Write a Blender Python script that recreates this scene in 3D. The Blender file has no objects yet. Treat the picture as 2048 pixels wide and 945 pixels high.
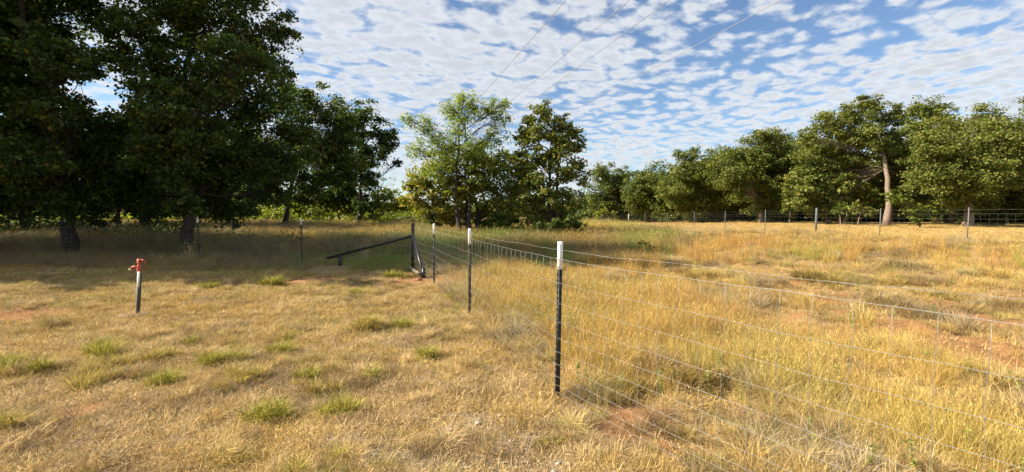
import bpy, math, random
import numpy as np
from mathutils import Vector, Matrix

# ------------------------------------------------------------------ camera, sky, sun, exposure
S = bpy.context.scene
FPX, CX, CY, HOR, CAMZ = 880.0, 1024.0, 472.5, 425.0, 1.7      # the photograph is 2048 px wide
PITCH = math.atan((CY - HOR) / FPX)
cam_data = bpy.data.cameras.new('camera')
cam_data.sensor_width = 36.0
cam_data.lens = FPX / 2048.0 * 36.0
cam_data.clip_start, cam_data.clip_end = 0.05, 4000
cam = bpy.data.objects.new('camera', cam_data)
S.collection.objects.link(cam)
cam.location = (0, 0, CAMZ)
cam.rotation_euler = (math.pi / 2 - PITCH, 0, 0)
S.camera = cam

SUN_EL = math.radians(35)
SUN_DIR = Vector((-1.0, -0.04, 0)).normalized() * math.cos(SUN_EL) + Vector((0, 0, math.sin(SUN_EL)))   # towards the sun
sun_data = bpy.data.lights.new('sun', 'SUN')
sun_data.energy, sun_data.angle, sun_data.color = 5.0, math.radians(0.5), (1.0, 0.88, 0.70)
sun = bpy.data.objects.new('sun', sun_data)
S.collection.objects.link(sun)
sun.rotation_euler = SUN_DIR.to_track_quat('Z', 'Y').to_euler()

S.view_settings.view_transform = 'Standard'
S.view_settings.look = 'None'
S.view_settings.exposure = 1.24
S.view_settings.gamma = 1.0
S.view_settings.use_curve_mapping = False
S.render.filter_size = 1.0
S.cycles.use_denoising = True
S.cycles.max_bounces = 5
S.cycles.diffuse_bounces = 2
S.cycles.transmission_bounces = 3
S.cycles.glossy_bounces = 2
S.cycles.sample_clamp_indirect = 4.0


class NT:
    """small helper round a node tree"""
    def __init__(self, tree):
        self.t = tree
        tree.nodes.clear()

    def n(self, kind, **kw):
        nd = self.t.nodes.new(kind)
        ins = kw.pop('ins', {})
        for k, v in kw.items():
            setattr(nd, k, v)
        for k, v in ins.items():
            if hasattr(v, 'is_output'):
                self.t.links.new(v, nd.inputs[k])
            else:
                nd.inputs[k].default_value = v
        return nd

    def math(self, op, a, b=0.0, clamp=False):
        return self.n('ShaderNodeMath', operation=op, use_clamp=clamp, ins={0: a, 1: b}).outputs[0]

    def mix(self, f, a, b, blend='MIX'):
        return self.n('ShaderNodeMix', data_type='RGBA', blend_type=blend, ins={0: f, 6: a, 7: b}).outputs[2]

    def noise(self, vec, scale, detail=4, rough=0.55, dist=0.0):
        return self.n('ShaderNodeTexNoise', ins={'Vector': vec, 'Scale': scale, 'Detail': detail, 'Roughness': rough, 'Distortion': dist}).outputs[0]

    def ramp(self, f, stops, interp='LINEAR'):
        r = self.n('ShaderNodeValToRGB', ins={0: f})
        r.color_ramp.interpolation = interp
        el = r.color_ramp.elements
        while len(el) < len(stops):
            el.new(0.5)
        for e, (p, c) in zip(el, stops):
            e.position = p
            e.color = (c[0], c[1], c[2], 1) if not isinstance(c, float) else (c, c, c, 1)
        return r.outputs[0]

    def link(self, a, b):
        self.t.links.new(a, b)


def build_world():
    w = bpy.data.worlds.new('World')
    S.world = w
    w.use_nodes = True
    N = NT(w.node_tree)
    sky = N.n('ShaderNodeTexSky', sky_type='NISHITA', sun_disc=False)
    sky.sun_elevation = SUN_EL
    sky.sun_rotation = math.atan2(SUN_DIR.x, SUN_DIR.y)
    sky.air_density, sky.dust_density, sky.ozone_density = 1.0, 0.2, 1.6
    d = N.n('ShaderNodeTexCoord').outputs['Generated']
    nrm = N.n('ShaderNodeVectorMath', operation='NORMALIZE', ins={0: d}).outputs[0]
    sp = N.n('ShaderNodeSeparateXYZ', ins={0: nrm})
    zc = N.math('MAXIMUM', N.math('ADD', sp.outputs[2], 0.075), 0.03)
    px = N.math('DIVIDE', sp.outputs[0], zc)
    py = N.math('DIVIDE', sp.outputs[1], zc)
    # the cloud deck: a high plane of small rolls, stretched along one direction
    u = N.math('ADD', N.math('MULTIPLY', px, 0.80), N.math('MULTIPLY', py, 0.60))
    v = N.math('SUBTRACT', N.math('MULTIPLY', py, 0.80), N.math('MULTIPLY', px, 0.60))
    vec = N.n('ShaderNodeCombineXYZ', ins={0: N.math('MULTIPLY', u, 2.3), 1: N.math('MULTIPLY', v, 2.7), 2: 3.7}).outputs[0]
    big = N.noise(vec, 0.25, 2, 0.5)
    wob = N.n('ShaderNodeTexNoise', ins={'Vector': vec, 'Scale': 2.2, 'Detail': 3.0}).outputs[1]
    wvec = N.n('ShaderNodeVectorMath', operation='MULTIPLY_ADD', ins={0: wob, 1: (0.55, 0.55, 0.0), 2: vec}).outputs[0]
    cell = N.n('ShaderNodeTexVoronoi', feature='SMOOTH_F1', voronoi_dimensions='2D', ins={'Vector': wvec, 'Scale': 3.3, 'Smoothness': 0.75}).outputs['Distance']
    mid = N.noise(vec, 1.7, 3, 0.55)
    fine = N.noise(vec, 6.0, 6, 0.60)
    wisp = N.noise(vec, 17.0, 5, 0.6)
    dens = N.math('ADD', N.math('ADD', N.math('MULTIPLY', big, 0.75), N.math('MULTIPLY', mid, 0.55)),
                  N.math('ADD', N.math('MULTIPLY', fine, 0.62), N.math('MULTIPLY', wisp, 0.22)))
    dens = N.math('ADD', dens, N.math('MULTIPLY', N.math('SUBTRACT', 0.42, cell), 0.75))
    cover = N.n('ShaderNodeMapRange', interpolation_type='SMOOTHSTEP', ins={0: dens, 1: 0.79, 2: 1.24, 3: 0.0, 4: 1.0}).outputs[0]
    thick = N.n('ShaderNodeMapRange', interpolation_type='SMOOTHSTEP', ins={0: dens, 1: 1.02, 2: 1.38, 3: 0.0, 4: 1.0}).outputs[0]
    body = N.noise(vec, 5.0, 5, 0.6)
    lum = N.math('ADD', 1.0, N.math('MULTIPLY', N.math('SUBTRACT', body, 0.5), 0.42))
    ccol = N.mix(thick, (0.95, 0.97, 0.99, 1), (0.73, 0.775, 0.84, 1))
    ccol = N.mix(1.0, ccol, N.n('ShaderNodeCombineColor', ins={0: lum, 1: lum, 2: lum}).outputs[0], 'MULTIPLY')
    # higher air thins the deck close to the horizon
    low = N.n('ShaderNodeMapRange', ins={0: sp.outputs[2], 1: 0.0, 2: 0.10, 3: 0.55, 4: 1.0}).outputs[0]
    cover = N.math('MULTIPLY', N.math('MULTIPLY', cover, 0.93), low)
    up = N.n('ShaderNodeMapRange', ins={0: sp.outputs[2], 1: -0.02, 2: 0.0, 3: 0.0, 4: 1.0}).outputs[0]
    cover = N.math('MULTIPLY', cover, up)
    blue = N.mix(1.0, sky.outputs[0], (0.90, 1.0, 1.10, 1), 'MULTIPLY')
    b1 = N.n('ShaderNodeBackground', ins={0: blue, 1: 0.060})
    b2 = N.n('ShaderNodeBackground', ins={0: ccol, 1: 0.40})
    m = N.n('ShaderNodeMixShader', ins={0: cover, 1: b1.outputs[0], 2: b2.outputs[0]})
    o = N.n('ShaderNodeOutputWorld')
    N.link(m.outputs[0], o.inputs[0])


build_world()

# ------------------------------------------------------------------ helpers
rng = np.random.default_rng(7)
random.seed(7)
COL = S.collection


def ray(px, py):
    u, v = (px - CX) / FPX, (CY - py) / FPX
    c, s = math.cos(PITCH), math.sin(PITCH)
    return np.array([u, c + v * s, -s + v * c])


def at(px, py, Y):
    d = ray(px, py)
    return np.array([0, 0, CAMZ]) + d * (Y / d[1])


def _hash(ix, iy, seed):
    n = (ix.astype(np.int64) * 374761393 + iy.astype(np.int64) * 668265263 + seed * 1442695041) & 0xFFFFFFFF
    n = ((n ^ (n >> 13)) * 1274126177) & 0xFFFFFFFF
    return ((n ^ (n >> 16)) & 0xFFFF) / 65535.0


def vnoise(x, y, scale, seed=0):
    x, y = np.asarray(x, float) * scale, np.asarray(y, float) * scale
    ix, iy = np.floor(x), np.floor(y)
    fx, fy = x - ix, y - iy
    fx, fy = fx * fx * (3 - 2 * fx), fy * fy * (3 - 2 * fy)
    a, b = _hash(ix, iy, seed), _hash(ix + 1, iy, seed)
    c, d = _hash(ix, iy + 1, seed), _hash(ix + 1, iy + 1, seed)
    return (a * (1 - fx) + b * fx) * (1 - fy) + (c * (1 - fx) + d * fx) * fy


def fbm(x, y, scale, seed=0, oct=3):
    r, a, t = 0, 1.0, 0
    for k in range(oct):
        r = r + a * vnoise(x, y, scale * 2 ** k, seed + k)
        t += a
        a *= 0.5
    return r / t


def sstep(a, b, x):
    t = np.clip((np.asarray(x, float) - a) / (b - a), 0, 1)
    return t * t * (3 - 2 * t)


# the front fence, from behind the photographer's right to the corner brace
FENCE = [(2.35, 1.15), (0.41, 3.96), (-0.70, 7.09), (-1.85, 10.3), (-2.94, 13.0)]


def fence_x(y):
    ys = np.array([-30.0] + [p[1] for p in FENCE] + [90.0])
    xs = np.array([2.35 + 31.15 * 0.69] + [p[0] for p in FENCE] + [-2.94 - 77 * 0.3])
    return np.interp(y, ys, xs)


def height(x, y):
    x, y = np.asarray(x, float), np.asarray(y, float)
    h = 0.40 * sstep(3, 19, x) * (1 - 0.9 * sstep(28, 62, y)) * sstep(4, 14, y)
    h = h + 0.14 * sstep(8, 18, -x)
    h = h + 0.35 * sstep(20, 40, y) * (1 - sstep(4, 14, x))
    h = h + 0.30 * sstep(34, 50, y) * sstep(18, 28, x)
    right = sstep(0.1, 1.2, x - fence_x(y)) * (1 - sstep(14, 22, y))
    h = h + (fbm(x, y, 1.5, 11, 3) - 0.5) * (0.05 + 0.20 * right)
    h = h + (fbm(x, y, 5.0, 31, 2) - 0.5) * (0.085 + 0.06 * right)
    near = np.exp(-((x - fence_x(y)) / 0.5) ** 2) * (y < 13.5)
    return h * (1 - 0.97 * near)


def gp(px, py):
    """the ground point seen at a pixel"""
    d = ray(px, py)
    t = -CAMZ / min(d[2], -0.012)
    for _ in range(12):
        p = np.array([0, 0, CAMZ]) + d * t
        t = (float(height(p[0], p[1])) - CAMZ) / min(d[2], -0.012) * 0.7 + t * 0.3
    p = np.array([0, 0, CAMZ]) + d * t
    return float(p[0]), float(p[1])


def hz(x, y):
    return float(height(x, y))


def mesh_np(name, V, polys, mat=None, attrs=None, smooth=False):
    """polys: list of (n,k) index arrays"""
    me = bpy.data.meshes.new(name)
    V = np.asarray(V, np.float32)
    me.vertices.add(len(V))
    me.vertices.foreach_set('co', V.ravel())
    polys = [np.asarray(p, np.int32) for p in polys if len(p)]
    nl = sum(p.size for p in polys)
    npoly = sum(len(p) for p in polys)
    me.loops.add(nl)
    me.loops.foreach_set('vertex_index', np.concatenate([p.ravel() for p in polys]))
    me.polygons.add(npoly)
    starts, s = [], 0
    for p in polys:
        starts.append(s + np.arange(len(p)) * p.shape[1])
        s += p.size
    me.polygons.foreach_set('loop_start', np.concatenate(starts).astype(np.int32))
    if smooth:
        me.polygons.foreach_set('use_smooth', np.ones(npoly, bool))
    if attrs:
        for k, a in attrs.items():
            a = np.asarray(a, np.float32)
            at_ = me.attributes.new(k, 'FLOAT' if a.ndim == 1 else 'FLOAT_VECTOR', 'POINT')
            at_.data.foreach_set('value' if a.ndim == 1 else 'vector', a.ravel())
    me.update(calc_edges=True)
    if mat is not None:
        me.materials.append(mat)
    return me


def put(name, me, parent=None):
    o = bpy.data.objects.new(name, me)
    COL.objects.link(o)
    if parent is not None:
        o.parent = parent
    return o


def tag(o, label=None, cat=None, group=None, kind=None):
    if label: o['label'] = label
    if cat: o['category'] = cat
    if group: o['group'] = group
    if kind: o['kind'] = kind
    return o


def thing(name, loc, label, cat, group=None):
    o = bpy.data.objects.new(name, None)
    o.empty_display_size = 0.2
    COL.objects.link(o)
    o.location = loc
    return tag(o, label, cat, group)


class MB:
    """collects shapes for one mesh object"""
    def __init__(self):
        self.V, self.P, self.n = [], {3: [], 4: []}, 0

    def add(self, V, polys):
        V = np.asarray(V, float)
        self.V.append(V)
        for p in polys:
            p = np.asarray(p, np.int64)
            if len(p):
                self.P[p.shape[1]].append(p + self.n)
        self.n += len(V)
        return self

    def tube(self, pts, radii, sides=6, caps=True):
        P = np.asarray(pts, float)
        n = len(P)
        R = np.full(n, radii, float) if np.isscalar(radii) else np.asarray(radii, float)
        T = np.gradient(P, axis=0)
        T /= np.linalg.norm(T, axis=1, keepdims=True) + 1e-12
        ref = np.array([0, 0, 1.0]) if abs(T[:, 2]).mean() < 0.8 else np.array([1.0, 0, 0])
        A = np.cross(T, ref)
        A /= np.linalg.norm(A, axis=1, keepdims=True) + 1e-12
        B = np.cross(T, A)
        th = np.arange(sides) * 2 * math.pi / sides
        ring = (A[:, None, :] * np.cos(th)[None, :, None] + B[:, None, :] * np.sin(th)[None, :, None]) * R[:, None, None]
        V = (P[:, None, :] + ring).reshape(-1, 3)
        i, j = np.meshgrid(np.arange(n - 1), np.arange(sides), indexing='ij')
        j2 = (j + 1) % sides
        q = np.stack([i * sides + j, (i + 1) * sides + j, (i + 1) * sides + j2, i * sides + j2], -1).reshape(-1, 4)
        polys = [q]
        if caps:
            V = np.vstack([V, P[0], P[-1]])
            k = np.arange(sides)
            polys.append(np.stack([np.full(sides, n * sides), k, (k + 1) % sides], -1))
            polys.append(np.stack([np.full(sides, n * sides + 1), (n - 1) * sides + (k + 1) % sides, (n - 1) * sides + k], -1))
        return self.add(V, polys)

    def box(self, lo, hi, M=None):
        lo, hi = np.minimum(lo, hi), np.maximum(lo, hi)
        V = np.array([[(lo, hi)[a][0], (lo, hi)[b][1], (lo, hi)[c][2]] for c in (0, 1) for b in (0, 1) for a in (0, 1)], float)
        if M is not None:
            V = V @ np.asarray(M)[:3, :3].T + np.asarray(M)[:3, 3]
        return self.add(V, [np.array([[0, 2, 3, 1], [4, 5, 7, 6], [0, 1, 5, 4], [2, 6, 7, 3], [0, 4, 6, 2], [1, 3, 7, 5]])])

    def mesh(self, name, mat=None, smooth=False):
        V = np.vstack(self.V)
        return mesh_np(name, V, [np.vstack(v) for v in self.P.values() if v], mat, smooth=smooth)

    def build(self, name, mat=None, parent=None, smooth=False):
        return put(name, self.mesh(name, mat, smooth), parent)


# ------------------------------------------------------------------ materials
def new_mat(name):
    m = bpy.data.materials.new(name)
    m.use_nodes = True
    return m, NT(m.node_tree)


def finish(N, shader, disp=None):
    o = N.n('ShaderNodeOutputMaterial')
    N.link(shader, o.inputs[0])


def paint(name, color, rough=0.5, metal=0.0, vary=0.25, scale=30.0, bump=0.15, worn=None):
    m, N = new_mat(name)
    co = N.n('ShaderNodeTexCoord').outputs['Object']
    f = N.noise(co, scale, 5, 0.6)
    dark = tuple(c * (1 - vary) for c in color) + (1,)
    lite = tuple(min(1, c * (1 + vary)) for c in color) + (1,)
    c = N.mix(f, dark, lite)
    if worn:
        w = N.ramp(N.noise(co, scale * 0.6, 6, 0.7), [(0.56, 0.0), (0.66, 1.0)])
        c = N.mix(w, c, tuple(worn) + (1,))
    b = N.n('ShaderNodeBump', ins={'Strength': bump, 'Distance': 0.003, 'Height': f})
    p = N.n('ShaderNodeBsdfPrincipled', ins={'Base Color': c, 'Roughness': rough, 'Metallic': metal, 'Normal': b.outputs[0]})
    finish(N, p.outputs[0])
    return m


def leaf_mat(name, stops, trans=0.35, rough=0.55):
    m, N = new_mat(name)
    a = N.n('ShaderNodeAttribute', attribute_name='tint').outputs['Fac']
    c = N.ramp(a, stops)
    p = N.n('ShaderNodeBsdfPrincipled', ins={'Base Color': c, 'Roughness': rough, 'Specular IOR Level': 0.25})
    tc = N.mix(1.0, c, (1.35, 1.45, 0.55, 1), 'MULTIPLY')
    t = N.n('ShaderNodeBsdfTranslucent', ins={0: tc})
    x = N.n('ShaderNodeMixShader', ins={0: trans, 1: p.outputs[0], 2: t.outputs[0]})
    finish(N, x.outputs[0])
    return m


def blade_mat(name, instanced=True, trans=0.16):
    m, N = new_mat(name)
    at_ = N.n('ShaderNodeAttribute', attribute_name='tint', attribute_type='INSTANCER' if instanced else 'GEOMETRY')
    bt = N.n('ShaderNodeAttribute', attribute_name='shade').outputs['Fac']
    k = N.math('ADD', 0.42, N.math('MULTIPLY', bt, 1.08))
    c = N.mix(1.0, at_.outputs['Color'], N.n('ShaderNodeCombineColor', ins={0: k, 1: k, 2: N.math('MULTIPLY', k, 0.98)}).outputs[0], 'MULTIPLY')
    d = N.n('ShaderNodeBsdfPrincipled', ins={'Base Color': c, 'Roughness': 0.65, 'Specular IOR Level': 0.2})
    t = N.n('ShaderNodeBsdfTranslucent', ins={0: c})
    x = N.n('ShaderNodeMixShader', ins={0: trans, 1: d.outputs[0], 2: t.outputs[0]})
    finish(N, x.outputs[0])
    return m


def bark_mat(name, c1, c2):
    m, N = new_mat(name)
    co = N.n('ShaderNodeTexCoord').outputs['Object']
    mp = N.n('ShaderNodeMapping', ins={0: co, 3: (9, 9, 2.2)}).outputs[0]
    f = N.noise(mp, 2.2, 8, 0.65, 0.6)
    c = N.ramp(f, [(0.32, c1), (0.66, c2)])
    b = N.n('ShaderNodeBump', ins={'Strength': 0.9, 'Distance': 0.03, 'Height': f})
    p = N.n('ShaderNodeBsdfPrincipled', ins={'Base Color': c, 'Roughness': 0.9, 'Normal': b.outputs[0]})
    finish(N, p.outputs[0])
    return m


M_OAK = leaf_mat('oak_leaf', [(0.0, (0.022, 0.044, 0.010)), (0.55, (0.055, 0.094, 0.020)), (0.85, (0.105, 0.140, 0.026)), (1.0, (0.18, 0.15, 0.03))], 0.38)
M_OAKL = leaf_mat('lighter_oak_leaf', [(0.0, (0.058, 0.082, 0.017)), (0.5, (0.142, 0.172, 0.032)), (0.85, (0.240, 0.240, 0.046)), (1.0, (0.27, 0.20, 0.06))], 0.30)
M_GOLD = leaf_mat('golden_oak_leaf', [(0.0, (0.095, 0.13, 0.024)), (0.4, (0.21, 0.235, 0.040)), (0.75, (0.34, 0.33, 0.058)), (1.0, (0.38, 0.28, 0.07))], 0.35)
M_MESQ = leaf_mat('mesquite_leaf', [(0.0, (0.13, 0.19, 0.04)), (0.5, (0.23, 0.29, 0.06)), (1.0, (0.33, 0.36, 0.09))], 0.45)
M_BRIGHT = leaf_mat('bright_shrub_leaf', [(0.0, (0.07, 0.105, 0.016)), (0.5, (0.19, 0.225, 0.034)), (1.0, (0.32, 0.30, 0.065))], 0.45)
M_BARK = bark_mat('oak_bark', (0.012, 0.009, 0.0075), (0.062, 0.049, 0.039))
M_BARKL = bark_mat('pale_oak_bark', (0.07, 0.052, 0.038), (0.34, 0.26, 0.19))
M_BLADE = blade_mat('grass_blade')
M_TUFT = blade_mat('tuft_blade', instanced=False, trans=0.28)
M_WIRE = paint('galvanised_wire', (0.26, 0.26, 0.25), 0.55, 0.4, 0.25, 60, 0.05)
M_BARB = paint('weathered_wire', (0.25, 0.24, 0.23), 0.55, 0.4, 0.3, 60, 0.05)
M_POSTBLK = paint('black_green_post_paint', (0.009, 0.011, 0.011), 0.6, 0.0, 0.4, 50, 0.2, worn=(0.06, 0.045, 0.03))
M_POSTGREY = paint('grey_steel_post', (0.12, 0.125, 0.13), 0.6, 0.2, 0.3, 40, 0.15)
M_WHITE = paint('white_post_paint', (0.82, 0.82, 0.80), 0.5, 0.0, 0.07, 40, 0.1, worn=(0.55, 0.54, 0.50))
M_PIPE = paint('black_pipe', (0.020, 0.021, 0.024), 0.38, 0.35, 0.4, 18, 0.2, worn=(0.07, 0.055, 0.045))
M_LOWPIPE = paint('sunlit_low_pipe', (0.26, 0.22, 0.15), 0.85, 0.0, 0.35, 14, 0.5)  # tan puts the sunlight on the low pipe's top into its colour
M_RED = paint('red_hydrant_paint', (0.42, 0.055, 0.025), 0.5, 0.0, 0.25, 35, 0.15, worn=(0.26, 0.09, 0.05))
M_GALV = paint('galvanised_pipe', (0.50, 0.53, 0.52), 0.42, 0.55, 0.18, 25, 0.1)
M_CONC = paint('rough_concrete', (0.27, 0.195, 0.12), 0.92, 0.0, 0.3, 14, 0.9)
M_LABELP = paint('label_paper', (0.66, 0.68, 0.64), 0.6, 0.0, 0.08, 30, 0.05)
M_INK = paint('label_ink', (0.10, 0.11, 0.11), 0.6, 0.0, 0.1, 30, 0.05)
M_LINE = paint('power_cable', (0.30, 0.31, 0.33), 0.5, 0.4, 0.15, 5, 0.0)
M_LINEW = paint('sunlit_power_cable', (0.40, 0.40, 0.41), 0.5, 0.2, 0.1, 5, 0.0)  # paler copy of the cable grey, sunlight put into the colour
M_CEDAR = paint('pale_timber_post', (0.46, 0.40, 0.30), 0.85, 0.0, 0.25, 12, 0.5)

# ------------------------------------------------------------------ the ground: one sheet to the horizon
# bare red soil seen in the photograph: pixel, half width in pixels, half height in pixels
DIRT = [(1555, 566, 45, 10), (1640, 598, 40, 8), (1700, 590, 30, 6), (1880, 605, 60, 8), (2010, 605, 70, 12), (1800, 655, 70, 14), (1890, 690, 60, 10),
        (1265, 845, 85, 34), (1350, 895, 75, 30), (835, 562, 45, 8), (50, 628, 110, 12), (150, 822, 50, 12), (1735, 640, 50, 10), (1960, 640, 70, 12),
        (1120, 745, 30, 10), (2000, 720, 60, 14), (590, 560, 90, 5), (1430, 590, 30, 6), (1500, 840, 55, 20), (1590, 640, 40, 10), (1950, 690, 80, 16), (1700, 680, 40, 10)]
DIRTW = []
for (a, b, wpx, hpx) in DIRT:
    x0, y0 = gp(a, b)
    x1, y1 = gp(a, b - hpx)
    DIRTW.append((x0, y0, 1.15 * wpx / FPX * y0, 1.2 * max(abs(y1 - y0), 0.10)))
GRAVEL = []
for (a, b, wpx, hpx) in [(950, 850, 130, 26), (1020, 880, 100, 30), (760, 915, 120, 30), (1050, 935, 120, 25), (860, 930, 130, 25), (880, 760, 60, 12), (690, 885, 60, 16)]:
    x0, y0 = gp(a, b)
    x1, y1 = gp(a, b - hpx)
    GRAVEL.append((x0, y0, wpx / FPX * y0, abs(y1 - y0)))


def patch(x, y, L):
    r = np.zeros_like(np.asarray(x, float))
    wob = (fbm(x, y, 3.0, 77, 3) - 0.5) * 1.3
    for (a, b, sx, sy) in L:
        q = ((x - a) / sx) ** 2 + ((y - b) / sy) ** 2
        r = np.maximum(r, np.exp(-q * 1.0))
    return np.clip(sstep(0.25, 0.75, r + wob * 0.45 * (r > 0.02)), 0, 1)


def build_ground():
    th_f = np.radians(np.linspace(-66, 66, 430))
    th_b = np.radians(np.linspace(66, 294, 76))[1:-1]
    th = np.concatenate([th_f, th_b])
    rr = np.concatenate([[0.25, 0.7, 1.1], np.geomspace(1.5, 700, 300)])
    T, R = np.meshgrid(th, rr)
    X, Y = np.sin(T) * R, np.cos(T) * R
    Z = height(X, Y)
    V = np.stack([X, Y, Z], -1).reshape(-1, 3)
    nt, nr = len(th), len(rr)
    i, j = np.meshgrid(np.arange(nr - 1), np.arange(nt), indexing='ij')
    j2 = (j + 1) % nt
    q = np.stack([i * nt + j, i * nt + j2, (i + 1) * nt + j2, (i + 1) * nt + j], -1).reshape(-1, 4)[:, ::-1]
    V = np.vstack([V, [0, 0, hz(0, 0)]])
    k = np.arange(nt)
    tri = np.stack([np.full(nt, len(V) - 1), k, (k + 1) % nt], -1)[:, ::-1]
    x, y = V[:, 0], V[:, 1]
    dirt = patch(x, y, DIRTW)
    grav = patch(x, y, GRAVEL)
    side = sstep(-0.2, 0.6, x - fence_x(y))
    m, N = new_mat('dry_ground')
    co = N.n('ShaderNodeTexCoord').outputs['Object']
    fine = N.noise(co, 55, 6, 0.7)
    midn = N.noise(co, 7, 5, 0.6)
    big = N.noise(co, 0.35, 4, 0.6)
    straw = N.ramp(fine, [(0.30, (0.13, 0.088, 0.05)), (0.5, (0.27, 0.19, 0.105)), (0.68, (0.42, 0.32, 0.19))])
    gold = N.ramp(fine, [(0.30, (0.13, 0.085, 0.035)), (0.5, (0.28, 0.185, 0.075)), (0.70, (0.42, 0.30, 0.14))])
    a_d = N.n('ShaderNodeAttribute', attribute_name='dirt').outputs['Fac']
    a_g = N.n('ShaderNodeAttribute', attribute_name='gravel').outputs['Fac']
    a_s = N.n('ShaderNodeAttribute', attribute_name='field').outputs['Fac']
    c = N.mix(a_s, straw, gold)
    c = N.mix(N.ramp(midn, [(0.42, 0.0), (0.62, 0.55)]), c, (0.30, 0.20, 0.10, 1))
    c = N.mix(N.ramp(big, [(0.45, 0.0), (0.65, 0.5)]), c, (0.36, 0.24, 0.10, 1))
    red = N.ramp(N.noise(co, 22, 6, 0.7), [(0.3, (0.20, 0.092, 0.038)), (0.7, (0.41, 0.215, 0.095))])
    dm = N.ramp(N.math('ADD', a_d, N.math('MULTIPLY', N.math('SUBTRACT', N.noise(co, 12, 6, 0.7), 0.5), 2.2)), [(0.35, 0.0), (0.75, 0.9)])
    c = N.mix(dm, c, red)
    gv = N.n('ShaderNodeTexVoronoi', ins={'Vector': co, 'Scale': 75.0})
    gcol = N.mix(gv.outputs['Color'], (0.27, 0.22, 0.16, 1), (0.50, 0.44, 0.35, 1))
    gm = N.ramp(N.math('ADD', a_g, N.math('MULTIPLY', N.math('SUBTRACT', midn, 0.5), 0.9)), [(0.40, 0.0), (0.62, 0.5)])
    c = N.mix(gm, c, gcol)
    hgt = N.math('ADD', fine, N.math('MULTIPLY', gv.outputs['Distance'], -0.4))
    b = N.n('ShaderNodeBump', ins={'Strength': 0.9, 'Distance': 0.02, 'Height': hgt})
    p = N.n('ShaderNodeBsdfPrincipled', ins={'Base Color': c, 'Roughness': 0.95, 'Specular IOR Level': 0.1, 'Normal': b.outputs[0]})
    finish(N, p.outputs[0])
    me = mesh_np('ground', V, [q, tri], m, {'dirt': dirt, 'gravel': grav, 'field': side}, smooth=True)
    tag(put('ground', me), 'dry grassy ground with bare red soil and gravel patches', kind='structure')


build_ground()

# ------------------------------------------------------------------ trees


def leaves(P, Nn, size, r, elong=1.0):
    """folded diamond leaves at P facing Nn"""
    n = len(P)
    Nn = Nn / (np.linalg.norm(Nn, axis=1, keepdims=True) + 1e-9)
    a = r.normal(size=(n, 3))
    U = np.cross(Nn, a)
    U /= np.linalg.norm(U, axis=1, keepdims=True) + 1e-9
    W = np.cross(Nn, U)
    s = size * r.uniform(0.65, 1.35, (n, 1))
    L = U * s * elong
    Wd = W * s * 0.40
    lift = Nn * s * 0.14
    V = np.stack([P - L * 0.5, P + Wd + lift - L * 0.03, P + L * 0.55, P - Wd + lift - L * 0.03], 1).reshape(-1, 3)
    b = np.arange(n)[:, None] * 4
    T = np.concatenate([b + np.array([0, 1, 2]), b + np.array([0, 2, 3])], 0)
    return V, T


def curve_pts(a, b, bend, n, r):
    t = np.linspace(0, 1, n)[:, None]
    d = np.linalg.norm(b - a)
    m = (a + b) / 2 + r.normal(size=3) * d * bend + np.array([0, 0, d * 0.08])
    P = (1 - t) ** 2 * a + 2 * t * (1 - t) * m + t ** 2 * b
    P[1:-1] += r.normal(size=(n - 2, 3)) * d * bend * 0.15
    return P


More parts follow.
